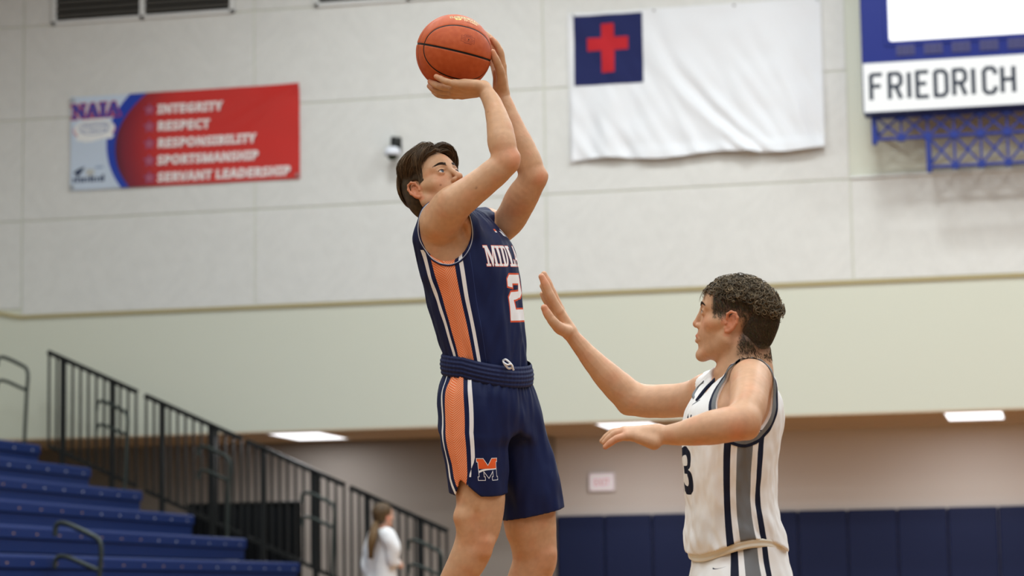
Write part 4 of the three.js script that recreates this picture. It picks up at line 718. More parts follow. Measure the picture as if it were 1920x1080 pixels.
  {
    const W = 2048, Hh = 1024, [c, g] = canvas(W, Hh), cx = W / 2, ym = Hh / HJ, yOf = (py) => Hh - (J(0, py)[1] - y0) * ym, fm = W / (2 * Math.PI * 0.182), sm = W / (2 * Math.PI * 0.145), sideX = W * (0.5 - 86 / 360);
    g.fillStyle = navyJ; g.fillRect(0, 0, W, Hh);
    // side panel: narrows towards the waist
    const edge = (s0, s1) => { g.beginPath(); g.moveTo(sideX + s0 * sm, yOf(470)); g.lineTo(sideX + s1 * sm, yOf(470)); g.quadraticCurveTo(sideX + (s1 * 0.92 + 0.006) * sm, yOf(580), sideX + (s1 * 0.78 + 0.01) * sm, yOf(720)); g.lineTo(sideX + (s0 * 0.78 + 0.01) * sm, yOf(720)); g.quadraticCurveTo(sideX + (s0 * 0.92 + 0.006) * sm, yOf(580), sideX + s0 * sm, yOf(470)); g.closePath(); };
    g.fillStyle = '#f1f1f3'; edge(-0.064, 0.064); g.fill(); g.fillStyle = navyJ; edge(-0.051, 0.051); g.fill(); edge(-0.037, 0.037); g.fillStyle = orangeJ; g.fill(); g.save(); edge(-0.037, 0.037); g.clip(); chevrons(g, sideX - 0.045 * sm, sideX + 0.05 * sm, yOf(470), yOf(725), 15, sideX + 0.004 * sm); g.restore();
    g.strokeStyle = '#3a4a7c'; g.lineWidth = 2; g.beginPath(); g.moveTo(sideX + 0.088 * sm, yOf(460)); g.quadraticCurveTo(sideX + 0.086 * sm, yOf(580), sideX + 0.078 * sm, yOf(720)); g.stroke();
    blockText(g, 'MIDLAND', cx + 0.046 * fm, yOf(480), 0.064 * ym, 0.31 * fm, '#f3f2f4', '#d9532f', 10);
    // number
    g.save(); g.translate(cx + 0.042 * fm, yOf(558)); const nw = 0.062 * fm, nh = 0.0725 * ym, n2 = [[-1, -0.5], [-1, -0.82], [-0.68, -1], [0.68, -1], [1, -0.82], [1, -0.2], [0.68, 0], [-0.42, 0.1], [-0.42, 0.52], [1, 0.52], [1, 1], [-1, 1], [-1, -0.02], [-0.68, -0.24], [0.42, -0.28], [0.42, -0.62], [-0.42, -0.62], [-0.42, -0.44]];
    g.beginPath(); n2.forEach(([a, b], i) => g[i ? 'lineTo' : 'moveTo'](a * nw, b * nh)); g.closePath(); g.lineJoin = 'miter'; g.lineWidth = 20; g.strokeStyle = '#d9532f'; g.stroke(); g.fillStyle = '#f3f2f4'; g.fill(); g.restore();
    // three-bar maker's mark on the far chest, small patch by the collar
    g.save(); g.translate(cx + 0.075 * fm, yOf(436)); g.rotate(0.2); g.scale(1.5, 1.3); g.fillStyle = '#eef0f4'; [[0, 0.018], [1, 0.03], [2, 0.042]].forEach(([k, h]) => { g.beginPath(); const x = k * 26; g.moveTo(x, 14); g.lineTo(x + 19, 14); g.lineTo(x + 19 - h * 520, 14 - h * 1150); g.lineTo(x - h * 520, 14 - h * 1150); g.closePath(); g.fill(); }); g.restore();
    g.fillStyle = '#e2603a'; g.fillRect(cx + 0.0 * fm, yOf(430), 34, 18); g.fillStyle = '#f0f0f2'; g.fillRect(cx + 0.0 * fm, yOf(430) + 12, 34, 8);
    const mesh = dtex(128, 128, (u, v) => { const k = 128 + 60 * Math.sin(u * 2 * Math.PI * 16) * Math.sin(v * 2 * Math.PI * 16) + rr(-30, 30); return [k, k, k]; }, false); mesh.repeat.set(14, 8);
    const mat = std(0xffffff, 0.62, { map: ctex(c), bumpMap: mesh, bumpScale: 0.0006, sheen: 0.06, sheenRoughness: 0.4, sheenColor: lin(0.3, 0.4, 0.8) });
    const jp = part('jersey', toWorld(wrapUV(jg, uvJ), base), mat, root);
    // piping round the near armhole
    const rim = (hole, cen, rad, k, up0) => { const pts = []; for (let i = 0; i < 90; i++) { const a = i / 90 * 2 * Math.PI, ok = (s) => { const r = rad.map((q, j) => q + (j ? k : k)); const ca = Math.cos(a), sa = Math.sin(a), cs = Math.sqrt(Math.max(0, 1 - s * s)); return [0, 1, 2].map((j) => cen[j] + side[j] * s * r[0] * up0 + tiltUp[j] * cs * ca * r[1] + fwd2[j] * cs * sa * r[2]); }; let s0 = -1, s1 = 1, found = null; for (let q = 0; q < 60; q++) { const s = -0.98 + 1.96 * q / 59, p = ok(s), d = shirt(...p); if (q && (found === null) && d > 0 && s0d < 0) { let lo2 = s - 1.96 / 59, hi2 = s; for (let w = 0; w < 14; w++) { const m = (lo2 + hi2) / 2; if (shirt(...ok(m)) < 0) lo2 = m; else hi2 = m; } found = ok(hi2); } var s0d = d; } if (found) pts.push(found); } return pts; };
    const cenN = J(829, 428, 0.2), ring = rim(holeN, cenN, [0.115, 0.112, 0.083], 0.003, 1);
    if (ring.length > 20) { const tg = tube(ring.map((p) => V(...p)), 0.0016, 6, 240, true); part('armhole_piping', toWorld(tg, base), std(lin(0.55, 0.57, 0.62), 0.6), jp); const ring2 = rim(holeN, cenN, [0.115, 0.112, 0.083], 0.0055, 1); if (ring2.length > 20) part('armhole_binding', toWorld(tube(ring2.map((p) => V(...p)), 0.003, 6, 240, true), base), std(lin(0.012, 0.018, 0.07), 0.6), jp); }
  }
  // --- shorts
  const hip = loft([row(916, 802, 0, 0.165, 0.125), row(914, 765, 0, 0.176, 0.134), row(913, 735, 0, 0.174, 0.13), row(914, 705, 0, 0.16, 0.119), row(914, 688, 0, 0.155, 0.115)], rt, fw, 0.15, 2.3, 0.02);
  const rc = [[891, 755, 0.07, 60], [888, 808, 0.083, 63], [893, 868, 0.095, 57], [902, 950, 0.1, 52.5]], lc = [[945, 765, -0.08, 60], [967, 830, -0.085, 61], [988, 905, -0.09, 61], [1003, 1000, -0.09, 61]];
  const RF = new Field().chain(J, rc, 0.03), LF = new Field().chain(J, lc, 0.03), rf = RF.fn(), lf = LF.fn();
  const plane = (p, n) => { n = nrm3(n); return (x, y, z) => (x - p[0]) * n[0] + (y - p[1]) * n[1] + (z - p[2]) * n[2]; };
  const hemR = plane(J(902, 926, 0.1), [0.0, 1, 0.03]), hemL = plane(J(1000, 963, -0.09), [-0.2, 1, 0.0]);
  const sA = J(863, 899, 0.17), sB = J(897, 927, 0.17), sC = J(852, 938, 0.17), pA = plane(sA, [-(sB[1] - sA[1]), sB[0] - sA[0], 0]), pB = plane(sA, [sC[1] - sA[1], -(sC[0] - sA[0]), 0]), slit = (x, y, z) => smax(smax(pA(x, y, z), pB(x, y, z), 0.006), -D + 0.1 - z, 0.005);
  const outer = (x, y, z) => {
    const a = rf(x, y, z), b = lf(x, y, z), h = hip(x, y, z); let d = smin(smin(a, b, 0.012), h, 0.05);
    if (Math.abs(d) < 0.04) { const th = Math.atan2(z + D, x - J(915, 0, 0)[0]); d += -0.0045 * noise3(x * 9 + y * 3, y * 4.5, z * 9) - 0.003 * noise3(x * 22, y * 7, z * 22) - 0.0025 * Math.sin(th * 34) * sstep(J(0, 760)[1], J(0, 705)[1], y); }
    return d;
  };
  const shorts = (x, y, z) => {
    const o = outer(x, y, z), nearR = rf(x, y, z) < lf(x, y, z), s = nearR ? hemR(x, y, z) : hemL(x, y, z);
    let d = Math.max(o, -s); d = smax(d, -Math.max(o + 0.0075, s - 0.11), 0.002);
    return nearR ? smax(d, -slit(x, y, z), 0.003) : d;
  };
  const sb0 = J(810, 1000, 0), sb1 = J(1065, 690, 0);
  const sg2 = netGeo(net(shorts, [sb0[0], sb0[1], -D - 0.26], [sb1[0], sb1[1] + 0.03, -D + 0.26], 0.0038));
  {
    const cOf = (st, y) => { const P = st.map(([a, b, c]) => J(a, b, c)); let i = 0; while (i < P.length - 2 && y < P[i + 1][1]) i++; const t = clamp((P[i][1] - y) / (P[i][1] - P[i + 1][1]), -1, 1.3); return [P[i][0] + (P[i + 1][0] - P[i][0]) * t, P[i][2] + (P[i + 1][2] - P[i][2]) * t]; };
    const yb = J(0, 1000)[1], yt = J(0, 680)[1], HS = yt - yb;
    const uvS = (x, y, z, cx, cy, cz) => { const right = rf(cx, cy, cz) < lf(cx, cy, cz), q = cOf(right ? rc : lc, y), a = (x - q[0]) * rt[0] + (z - q[1]) * rt[2], b = (x - q[0]) * fw[0] + (z - q[1]) * fw[2], th = Math.atan2(a, b); if (!right) { const qc = cOf(lc, cy), tc = Math.atan2((cx - qc[0]) * rt[0] + (cz - qc[1]) * rt[2], (cx - qc[0]) * fw[0] + (cz - qc[1]) * fw[2]); if (!(tc < -1 && tc > -2.6)) return [0.72 + 0.01 * x, (y - yb) / HS]; } return [0.5 - (right ? th : -th) / (2 * Math.PI), (y - yb) / HS]; };
    const W = 1536, Hh = 1280, [c, g] = canvas(W, Hh), ym = Hh / HS, yOf = (py) => Hh - (J(0, py)[1] - yb) * ym, sm = W / (2 * Math.PI * 0.104), sx = W * (0.5 - 103 / 360);
    g.fillStyle = navyJ; g.fillRect(0, 0, W, Hh);
    const poly = (pts) => { g.beginPath(); pts.forEach(([s, y], i) => g[i ? 'lineTo' : 'moveTo'](sx + s * sm, yOf(y))); g.closePath(); };
    const strip = (f0, f1) => { const ys = []; for (let y = 680; y <= 960; y += 10) ys.push(y); poly([...ys.map((y) => [f0(y), y]), ...ys.reverse().map((y) => [f1(y), y])]); };
    const bow = (y) => 0.012 * Math.sin((y - 690) / 260 * Math.PI), half = (y) => 0.026 + 0.009 * Math.sin((y - 690) / 230 * Math.PI) - 0.03 * sstep(880, 950, y);
    g.fillStyle = '#f2f2f4'; strip((y) => bow(y) - half(y) - 0.026, (y) => bow(y) - half(y) - 0.014); g.fill();
    g.fillStyle = '#f2f2f4'; strip((y) => bow(y) + half(y) + 0.014, (y) => bow(y) + half(y) + 0.027 - 0.02 * sstep(850, 885, y) * 1); g.fill();
    g.fillStyle = navyJ; g.fillRect(sx + (bow(900) + 0.03) * sm, yOf(886), 0.06 * sm, 200);
    g.fillStyle = orangeJ; strip((y) => bow(y) - half(y), (y) => bow(y) + half(y)); g.fill(); g.save(); strip((y) => bow(y) - half(y), (y) => bow(y) + half(y)); g.clip(); chevrons(g, sx - 0.06 * sm, sx + 0.07 * sm, yOf(685), yOf(965), 17, sx + 0.008 * sm); g.restore();
    // block letter badge on the front of the leg
    g.save(); g.translate(W * (0.5 - 41 / 360), yOf(872)); const bw = 0.036 * sm, bh = 0.033 * ym, m = [[-1, -1], [-0.42, -1], [0, -0.32], [0.42, -1], [1, -1], [1, -0.72], [0.88, -0.72], [0.88, 0.72], [1, 0.72], [1, 1], [0.36, 1], [0.36, 0.72], [0.46, 0.72], [0.46, 0.1], [0, 0.8], [-0.46, 0.1], [-0.46, 0.72], [-0.36, 0.72], [-0.36, 1], [-1, 1], [-1, 0.72], [-0.88, 0.72], [-0.88, -0.72], [-1, -0.72]];
    g.beginPath(); m.forEach(([a, b], i) => g[i ? 'lineTo' : 'moveTo'](a * bw, b * bh)); g.closePath(); g.lineJoin = 'miter'; g.lineWidth = 9; g.strokeStyle = '#f4f4f6'; g.stroke(); g.save(); g.clip(); g.fillStyle = navyJ; g.fillRect(-bw, -bh, 2 * bw, 2 * bh); g.fillStyle = '#e8602c'; g.fillRect(-bw, -bh, 2 * bw, bh * 0.95); g.fillStyle = '#f4f4f6'; g.beginPath(); g.moveTo(-bw, 0.2 * bh); g.bezierCurveTo(-0.3 * bw, -0.25 * bh, 0.3 * bw, 0.05 * bh, bw, -0.12 * bh); g.lineTo(bw, 0.0); g.bezierCurveTo(0.3 * bw, 0.1 * bh, -0.3 * bw, -0.05 * bh, -bw, 0.42 * bh); g.closePath(); g.fill(); g.restore(); g.restore();
    const mat = std(0xffffff, 0.55, { map: ctex(c), sheen: 0.08, sheenRoughness: 0.35, sheenColor: lin(0.3, 0.4, 0.8) });
    const sp2 = part('shorts', toWorld(wrapUV(sg2, uvS), base), mat, root);
    // ribbed waistband
    const nA = 160, nV = 40, pos = [], idx = [], hl = loft([row(914, 745, 0, 0.172, 0.132), row(914, 705, 0, 0.168, 0.129), row(912, 655, 0, 0.166, 0.126)], rt, fw, 0, 2.3, 0.02);
    for (let j = 0; j <= nV; j++) for (let i = 0; i < nA; i++) {
      const v = j / nV, th = i / nA * 2 * Math.PI, py = lerp(706, 667, v), yc = J(0, py)[1], s = hl.at(yc), rr2 = 1 + (0.0009 * Math.sin(v * Math.PI * 10 - 1.57) + 0.005 * Math.sin(v * Math.PI) + 0.0014 * Math.sin(th * 60 + v * 3)) / 0.14, q = Math.pow(Math.pow(Math.abs(Math.sin(th)), 2.3) + Math.pow(Math.abs(Math.cos(th)), 2.3), -1 / 2.3) * rr2, a = Math.sin(th) * s[2] * q, b = Math.cos(th) * s[3] * q;
      pos.push(s[0] + rt[0] * a + fw[0] * b, yc - 0.16 * b - 0.012 * Math.abs(Math.cos(th)) , s[1] + rt[2] * a + fw[2] * b);
    }
    for (let j = 0; j < nV; j++) for (let i = 0; i < nA; i++) { const a = j * nA + i, b = j * nA + (i + 1) % nA; idx.push(a, a + nA, b + nA, a, b + nA, b); }
    const wg = new THREE.BufferGeometry(); wg.setAttribute('position', new THREE.Float32BufferAttribute(pos, 3)); wg.setIndex(idx); wg.computeVertexNormals();
    part('waistband', toWorld(wg, base), std(lin(0.010, 0.016, 0.066), 0.6, { side: THREE.DoubleSide, sheen: 0.06, sheenColor: lin(0.3, 0.4, 0.8) }), sp2);
    const dp = (px, py, o = 0) => V(...J(px, py, 0.128 + o)), cord = std(lin(0.85, 0.85, 0.87), 0.7);
    part('drawstring', toWorld(mergeGeometries([tube([dp(943, 676), dp(948, 674, 0.01), dp(956, 680, 0.016), dp(961, 688, 0.01), dp(954, 691, 0.01), dp(947, 684, 0.012), dp(943, 677, 0.006)], 0.0032, 7, 40), tube([dp(944, 680, 0.01), dp(952, 684, 0.018), dp(958, 683, 0.018), dp(963, 694, 0.008)], 0.0032, 7, 30)]), base), cord, sp2);
  }
  // shoes and socks
  for (const [ax, ay, az, tx, ty] of [[788, 1286, 0.025, 842, 1338], [928, 1295, -0.12, 985, 1345]]) {
    const S = new Field(); const a = J(ax, ay, az); S.add(cone(J(ax, ay - 24, az), J(ax - 2, ay + 8, az), 19 * PX, 20 * PX), 0.01); part('sock', toWorld(netGeo(net(S, add3(a, [-0.08, -0.1, -0.08]), add3(a, [0.08, 0.1, 0.08]), 0.006)), base), std(lin(0.8, 0.8, 0.8), 0.9), root);
    const K = new Field(), h = J(ax - 8, ay + 22, az), t = J(tx, ty, az + 0.03); K.add(cone(J(ax, ay + 4, az), h, 22 * PX, 22 * PX), 0.02); K.add(cone(h, t, 22 * PX, 17 * PX), 0.03); K.add(cone(J(ax + 6, ay + 10, az), J(lerp(ax, tx, 0.6), lerp(ay, ty, 0.6), az), 20 * PX, 18 * PX), 0.02);
    part('shoe', toWorld(netGeo(net(K, [Math.min(h[0], t[0]) - 0.08, Math.min(h[1], t[1]) - 0.08, h[2] - 0.1], [Math.max(h[0], t[0]) + 0.08, Math.max(h[1], a[1]) + 0.09, h[2] + 0.13], 0.006)), base), std(lin(0.75, 0.75, 0.76), 0.5), root);
  }
}
// ---- basketball
{
  const D = 7.8, c0 = jointAt(D)(851, 98.6, 0), R = 71.3 / FPX * D;
  const Bn = nrm3([0.349, -0.1075, 0.931]), b = [0.227, 0.974, 0.033], P = nrm3([0.272, -0.096, 0.958]), a = nrm3(crs3(b, P)), Pn = crs3(a, b);
  const seam = (d) => {                                      // signed distances in radians to the nearest seam
    const x = dot3(d, a), y = dot3(d, b), z = dot3(d, Pn), lat = Math.asin(clamp(y, -1, 1)), lon = Math.atan2(x, Math.abs(z));
    const q = Math.pow(Math.pow(Math.abs(lon) / 1.187, 2.2) + Math.pow(Math.abs(lat) / 0.76, 2.2), 1 / 2.2), e = Math.hypot(lon * Math.cos(lat), lat);
    return [Math.abs(lat), Math.abs(q - 1) * e / Math.max(q, 0.3) * 0.93, Math.abs(Math.asin(clamp(dot3(d, Bn), -1, 1)))];
  };
  const [pc, g] = canvas(512, 200); g.fillStyle = '#000'; g.fillRect(0, 0, 512, 200);
  g.font = 'bold 96px sans-serif'; g.textAlign = 'center'; g.lineWidth = 15; g.strokeStyle = '#e7d59a'; g.lineJoin = 'round'; g.save(); g.translate(256, 92); g.scale(1.18, 0.85); g.strokeText('LEGEND', 0, 0); g.fillStyle = '#b58f68'; g.fillText('LEGEND', 0, 0); g.lineWidth = 3; g.strokeStyle = '#3a2a1c'; g.strokeText('LEGEND', 0, 0); g.restore();
  g.fillStyle = '#e9d27e'; g.beginPath(); g.moveTo(92, 108); g.lineTo(196, 108); g.lineTo(176, 152); g.lineTo(112, 152); g.closePath(); g.fill(); g.fillStyle = '#2a1c14'; g.fillRect(132, 118, 8, 24); g.fillRect(148, 118, 8, 20);
  g.fillStyle = '#ead9a4'; g.font = 'bold 58px sans-serif'; g.fillText('TF-1000', 326, 158, 240); g.fillStyle = '#6d3420'; g.font = '26px sans-serif'; g.fillText('COMPOSITE', 318, 190, 200);
  const [sc, h] = canvas(256, 256); h.fillStyle = '#000'; h.fillRect(0, 0, 256, 256); h.strokeStyle = '#8c3a22'; h.lineWidth = 6; h.strokeRect(70, 52, 116, 138); h.strokeRect(86, 76, 84, 84); h.strokeRect(22, 76, 48, 92); h.strokeRect(186, 76, 44, 92); h.fillStyle = '#8c3a22'; h.font = 'bold 20px sans-serif'; h.textAlign = 'center'; for (const [x, y, w] of [[128, 72, 90], [128, 184, 100], [128, 98, 70], [46, 110, 34], [46, 134, 34], [208, 118, 34], [208, 140, 34], [128, 152, 40]]) h.fillRect(x - w / 2, y - 7, w, 8); h.fillStyle = '#1c100c'; h.beginPath(); h.arc(136, 126, 10, 0, 7); h.fill();
  const dec = [[pc, (() => g.getImageData(0, 0, 512, 200).data)(), 512, 200, 1.1, 0.0, 0.95], [sc, (() => h.getImageData(0, 0, 256, 256).data)(), 256, 256, 0.366, 0.066, 0.46]].map(([, d, w, hh, lat, lon, wide]) => { const n = [0, 1, 2].map((i) => (a[i] * Math.sin(lon) + Pn[i] * Math.cos(lon)) * Math.cos(lat) + b[i] * Math.sin(lat)), ux = nrm3(crs3(b, n)), uy = crs3(n, ux); return { d, w, hh, n, ux, uy, wide }; });
  const TW = 2048, TH = 1024, dat = new Uint8Array(TW * TH * 4), bump = new Uint8Array(TW * TH * 4);
  reseed(5);
  for (let j = 0; j < TH; j++) for (let i = 0; i < TW; i++) {
    const lon = (i / TW - 0.5) * 2 * Math.PI, lat = (j / TH - 0.5) * Math.PI, d = [0, 1, 2].map((k) => (a[k] * Math.sin(lon) + Pn[k] * Math.cos(lon)) * Math.cos(lat) + b[k] * Math.sin(lat)), s = seam(d), w = [0.027, 0.02, 0.011];
    let col = [190, 88, 46], n = noise3(d[0] * 70, d[1] * 70, d[2] * 70) * 5 + noise3(d[0] * 5, d[1] * 5, d[2] * 5) * 6; col = col.map((k) => k + n);
    for (const q of dec) { const x = dot3(d, q.ux), y = dot3(d, q.uy), z = dot3(d, q.n); if (z > 0.5) { const u = x / q.wide + 0.5, v = 0.5 - y / (q.wide * q.hh / q.w); if (u > 0 && u < 1 && v > 0 && v < 1) { const o = (Math.floor(v * q.hh) * q.w + Math.floor(u * q.w)) * 4; if (q.d[o] + q.d[o + 1] + q.d[o + 2] > 20) col = [q.d[o], q.d[o + 1], q.d[o + 2]]; } } }
    const m = Math.max(...s.map((k, x) => 1 - sstep(w[x] * 0.75, w[x] * 1.1, k))); col = col.map((k) => lerp(k, 22, m));
    const o = (j * TW + i) * 4; dat[o] = col[0]; dat[o + 1] = col[1]; dat[o + 2] = col[2]; dat[o + 3] = 255;
    const pb = 128 + 90 * noise3(d[0] * 130, d[1] * 130, d[2] * 130) * (1 - m); bump[o] = bump[o + 1] = bump[o + 2] = clamp(pb, 0, 255); bump[o + 3] = 255;
  }
  const mk = (d, srgb) => { const t = new THREE.DataTexture(d, TW, TH); if (srgb) t.colorSpace = THREE.SRGBColorSpace; t.wrapS = THREE.RepeatWrapping; t.magFilter = THREE.LinearFilter; t.needsUpdate = true; return t; };
  const nu = 320, nv = 160, pos = [], uv = [], idx = [];
  for (let j = 0; j <= nv; j++) for (let i = 0; i <= nu; i++) { const lon = (i / nu - 0.5) * 2 * Math.PI, lat = (j / nv - 0.5) * Math.PI, d = [0, 1, 2].map((k) => (a[k] * Math.sin(lon) + Pn[k] * Math.cos(lon)) * Math.cos(lat) + b[k] * Math.sin(lat)), s = seam(d), m = Math.max(...s.map((k, x) => 1 - sstep(0.014, 0.045, k))), r = R * (1 - 0.014 * m); pos.push(d[0] * r, d[1] * r, d[2] * r); uv.push(i / nu, j / nv); }
  for (let j = 0; j < nv; j++) for (let i = 0; i < nu; i++) { const q = j * (nu + 1) + i; idx.push(q, q + 1, q + nu + 2, q, q + nu + 2, q + nu + 1); }
  const geo = new THREE.BufferGeometry(); geo.setAttribute('position', new THREE.Float32BufferAttribute(pos, 3)); geo.setAttribute('uv', new THREE.Float32BufferAttribute(uv, 2)); geo.setIndex(idx); geo.computeVertexNormals();
  geo.applyMatrix4(new THREE.Matrix4().makeBasis(CR, CU, CF.clone().negate()));
  single('basketball', geo, std(0xffffff, 0.48, { map: mk(dat, true), bumpMap: mk(bump, false), bumpScale: 0.0007 }), toPoint(c0), 'orange leather basketball with black seams held above the shooter\'s head', 'basketball');
}
// ---- defender, reaching up
{
  reseed(91);
  const D = 7.0, J = jointAt(D), PX = D / FPX;
  const yaw = 12 * Math.PI / 180, fw = [-Math.cos(yaw), 0, Math.sin(yaw)], lt = [Math.sin(yaw), 0, Math.cos(yaw)];
  const row = (px, py, dz, w, d) => { const p = J(px, py, dz); return [p[1], p[0], p[2], w, d]; };
  const base = world(1390, 1660, D); base.y = 0;
  const root = thing('person', base, 'basketball defender in white uniform reaching one hand up towards the shooter', 'person');
  const torso = loft([row(1385, 1135, 0, 0.158, 0.115), row(1384, 1080, 0, 0.162, 0.118), row(1380, 1020, 0, 0.146, 0.107), row(1372, 950, 0, 0.142, 0.102), row(1370, 880, 0, 0.152, 0.108), row(1371, 810, 0, 0.165, 0.116), row(1378, 760, 0, 0.166, 0.112), row(1384, 725, 0, 0.135, 0.085), row(1388, 702, 0, 0.08, 0.062)], lt, fw, 0, 2.3, 0.03);
  const F = new Field(); F.add(torso, 0.02);
  F.add(cone(J(1422, 730, 0.1), J(1430, 800, 0.08), 30 * PX, 26 * PX), 0.035);                     // back and lat behind the near arm
  F.add(cone(J(1392, 712, 0.02), J(1408, 712, 0.14), 32 * PX, 36 * PX), 0.03);
  F.add(cone(J(1372, 720, -0.03), J(1325, 732, -0.16), 32 * PX, 31 * PX), 0.03);
  F.add(cone(J(1398, 712, 0.0), J(1390, 655, 0.01), 44 * PX, 43 * PX), 0.03);                       // neck
  F.add(cone(J(1409, 636, 0.0), J(1412, 695, 0.0), 32 * PX, 36 * PX), 0.03);
  F.add(cone(J(1356, 700, 0.03), J(1400, 640, 0.05), 16 * PX, 16 * PX), 0.03);
  // near arm, upper arm coming forward, forearm level
  F.chain(J, [[1408, 712, 0.16, 37], [1405, 735, 0.23, 36.5], [1402, 762, 0.3, 35], [1392, 788, 0.36, 32.5]], 0.02);
  F.add(cone(J(1395, 800, 0.37), J(1404, 806, 0.36), 24 * PX, 17 * PX), 0.015);
  F.chain(J, [[1393, 791, 0.365, 32], [1365, 796, 0.38, 33], [1335, 802, 0.385, 32], [1300, 809, 0.375, 26.5], [1270, 814, 0.36, 21], [1240, 816, 0.345, 17]], 0.015);
  // far arm
  F.chain(J, [[1325, 732, -0.17, 31], [1290, 748, -0.2, 32], [1250, 752, -0.22, 31.5], [1212, 752, -0.235, 31], [1184, 748, -0.24, 30]], 0.016);
  F.add(cone(J(1184, 752, -0.24), J(1174, 764, -0.24), 20 * PX, 12 * PX), 0.015);
  F.chain(J, [[1184, 746, -0.24, 29.5], [1164, 729, -0.235, 29.5], [1138, 704, -0.225, 26], [1109, 673, -0.215, 20], [1088, 648, -0.21, 16], [1072, 629, -0.205, 14]], 0.014);
  const fk = 0.0035;
  // far hand, palm to the shooter, fingers up
  for (const [mx, my, mz, r] of [[1049, 584, -0.19, 8.5], [1050, 580, -0.212, 8.5], [1049, 583, -0.234, 8], [1046, 590, -0.252, 7.5]]) F.add(cone(J(1066, 620, -0.208), J(mx, my, mz), 12 * PX, r * PX), 0.012);
  F.chain(J, [[1062, 621, -0.185, 12.5], [1049, 615, -0.165, 11], [1037, 603, -0.152, 9], [1027, 589, -0.148, 8], [1020.5, 577, -0.146, 6.6]], 0.005);
  F.chain(J, [[1049, 584, -0.19, 8.6], [1033, 556, -0.185, 8], [1023, 534, -0.185, 7.6], [1015.5, 518.5, -0.185, 6]], fk);
  F.chain(J, [[1050, 580, -0.212, 8.4], [1036, 550, -0.212, 7.8], [1027, 530, -0.213, 7.4], [1020, 514, -0.214, 5.8]], fk);
  F.chain(J, [[1049, 583, -0.234, 8], [1033, 561, -0.236, 7.2], [1024, 547, -0.238, 6.6], [1017, 536, -0.239, 5.4]], fk);
  F.chain(J, [[1046, 590, -0.252, 7.4], [1031, 573, -0.256, 6.6], [1023, 562, -0.26, 6.2], [1017, 551.5, -0.262, 5.2]], fk);
  // near hand, palm down, drooping
  for (const [mx, my, mz, r] of [[1176, 818, 0.362, 8.5], [1171, 810, 0.345, 9], [1171, 808, 0.322, 9], [1176, 810, 0.3, 8.5]]) F.add(cone(J(1232, 814, 0.34), J(mx, my, mz), 14 * PX, r * PX), 0.014);
  F.add(cone(J(1226, 829, 0.36), J(1200, 822, 0.365), 14 * PX, 10 * PX), 0.012);
  F.chain(J, [[1176, 818, 0.362, 7.6], [1158, 822, 0.365, 6.8], [1145, 830, 0.364, 6.2], [1135, 838, 0.362, 5]], fk);
  F.chain(J, [[1171, 810, 0.345, 8], [1153, 814, 0.343, 7.2], [1142, 822, 0.342, 6.4], [1133, 830, 0.34, 5.2]], fk);
  F.chain(J, [[1171, 808, 0.322, 8], [1150, 811, 0.318, 7.2], [1138, 819, 0.316, 6.4], [1129, 827, 0.315, 5.2]], fk);
  F.chain(J, [[1176, 810, 0.3, 7.8], [1158, 815, 0.293, 7], [1147, 823, 0.29, 6.3], [1139, 832, 0.288, 5.2]], fk);
  F.chain(J, [[1220, 820, 0.305, 11], [1203, 821, 0.275, 9.5], [1188, 820, 0.258, 8], [1176, 820, 0.25, 6]], 0.006);
  // legs, knees bent
  F.chain(J, [[1380, 1120, 0.09, 60], [1368, 1210, 0.1, 56], [1345, 1310, 0.11, 44], [1338, 1345, 0.11, 39], [1352, 1430, 0.1, 38], [1372, 1530, 0.09, 24], [1378, 1590, 0.09, 21]], 0.02);
  F.chain(J, [[1392, 1120, -0.09, 60], [1400, 1210, -0.1, 56], [1405, 1310, -0.1, 44], [1408, 1345, -0.1, 39], [1428, 1430, -0.11, 37], [1448, 1530, -0.12, 24], [1455, 1590, -0.12, 21]], 0.02);
  // head in profile, turned a little away
  const aw = 16 * Math.PI / 180, pit = 9 * Math.PI / 180, hf = [-Math.cos(aw) * Math.cos(pit), Math.sin(pit), -Math.sin(aw) * Math.cos(pit)], up = [0.04, 1, 0.03];
  const H0 = headFrame([0, 0, 0], hf, up, 1.01), off = H0.P(0.079, -0.013, -0.01), C = sub3(J(1371, 604, 0.005 + off[2]), off), H = headFrame(C, hf, up, 1.01);
  headField(F, H, { nose: -0.012, jaw: 0.02, crown: 0.018 });
  const bx = (a, b) => [[0, 1, 2].map((i) => Math.min(a[i], b[i])), [0, 1, 2].map((i) => Math.max(a[i], b[i]))];
  const headBox = [[C[0] - 0.15, C[1] - 0.14, C[2] - 0.14], [C[0] + 0.14, C[1] + 0.15, C[2] + 0.14]];
  const fine = [bx(J(1000, 636, -0.09), J(1075, 500, -0.3)), bx(J(1120, 856, 0.42), J(1236, 788, 0.22)), headBox];
  const inside = (b, x, y, z, m) => x > b[0][0] + m && x < b[1][0] - m && y > b[0][1] + m && y < b[1][1] - m && z > b[0][2] + m && z < b[1][2] - m;
  const lo = J(990, 1600, 0), hi = J(1500, 500, 0);
  const nets = [net(F, [lo[0], lo[1], -D - 0.36], [hi[0], hi[1], -D + 0.48], 0.005, (x, y, z) => !fine.some((b) => inside(b, x, y, z, 0.012)))];
  fine.forEach((b, k) => nets.push(net(F, b[0], b[1], k === 2 ? 0.0022 : 0.0025, (x, y, z) => inside(b, x, y, z, 0.0005))));
  const sp = (px, py, dz, r, t, c = [1.08, 0.74, 0.68]) => [J(px, py, dz), r, c, t];
  const hairMask = (l) => Math.abs(l[0]) > 0.0775 && l[1] < 0.022 && l[2] > -0.034 ? 0 : Math.max(sstep(0.056, 0.04, l[2] - 0.2 * l[1]) * sstep(-0.014, 0.01, l[1]), sstep(-0.03, -0.046, l[2]) * sstep(-0.116, -0.06, l[1]));   // clipped hair that covers the sides and nape
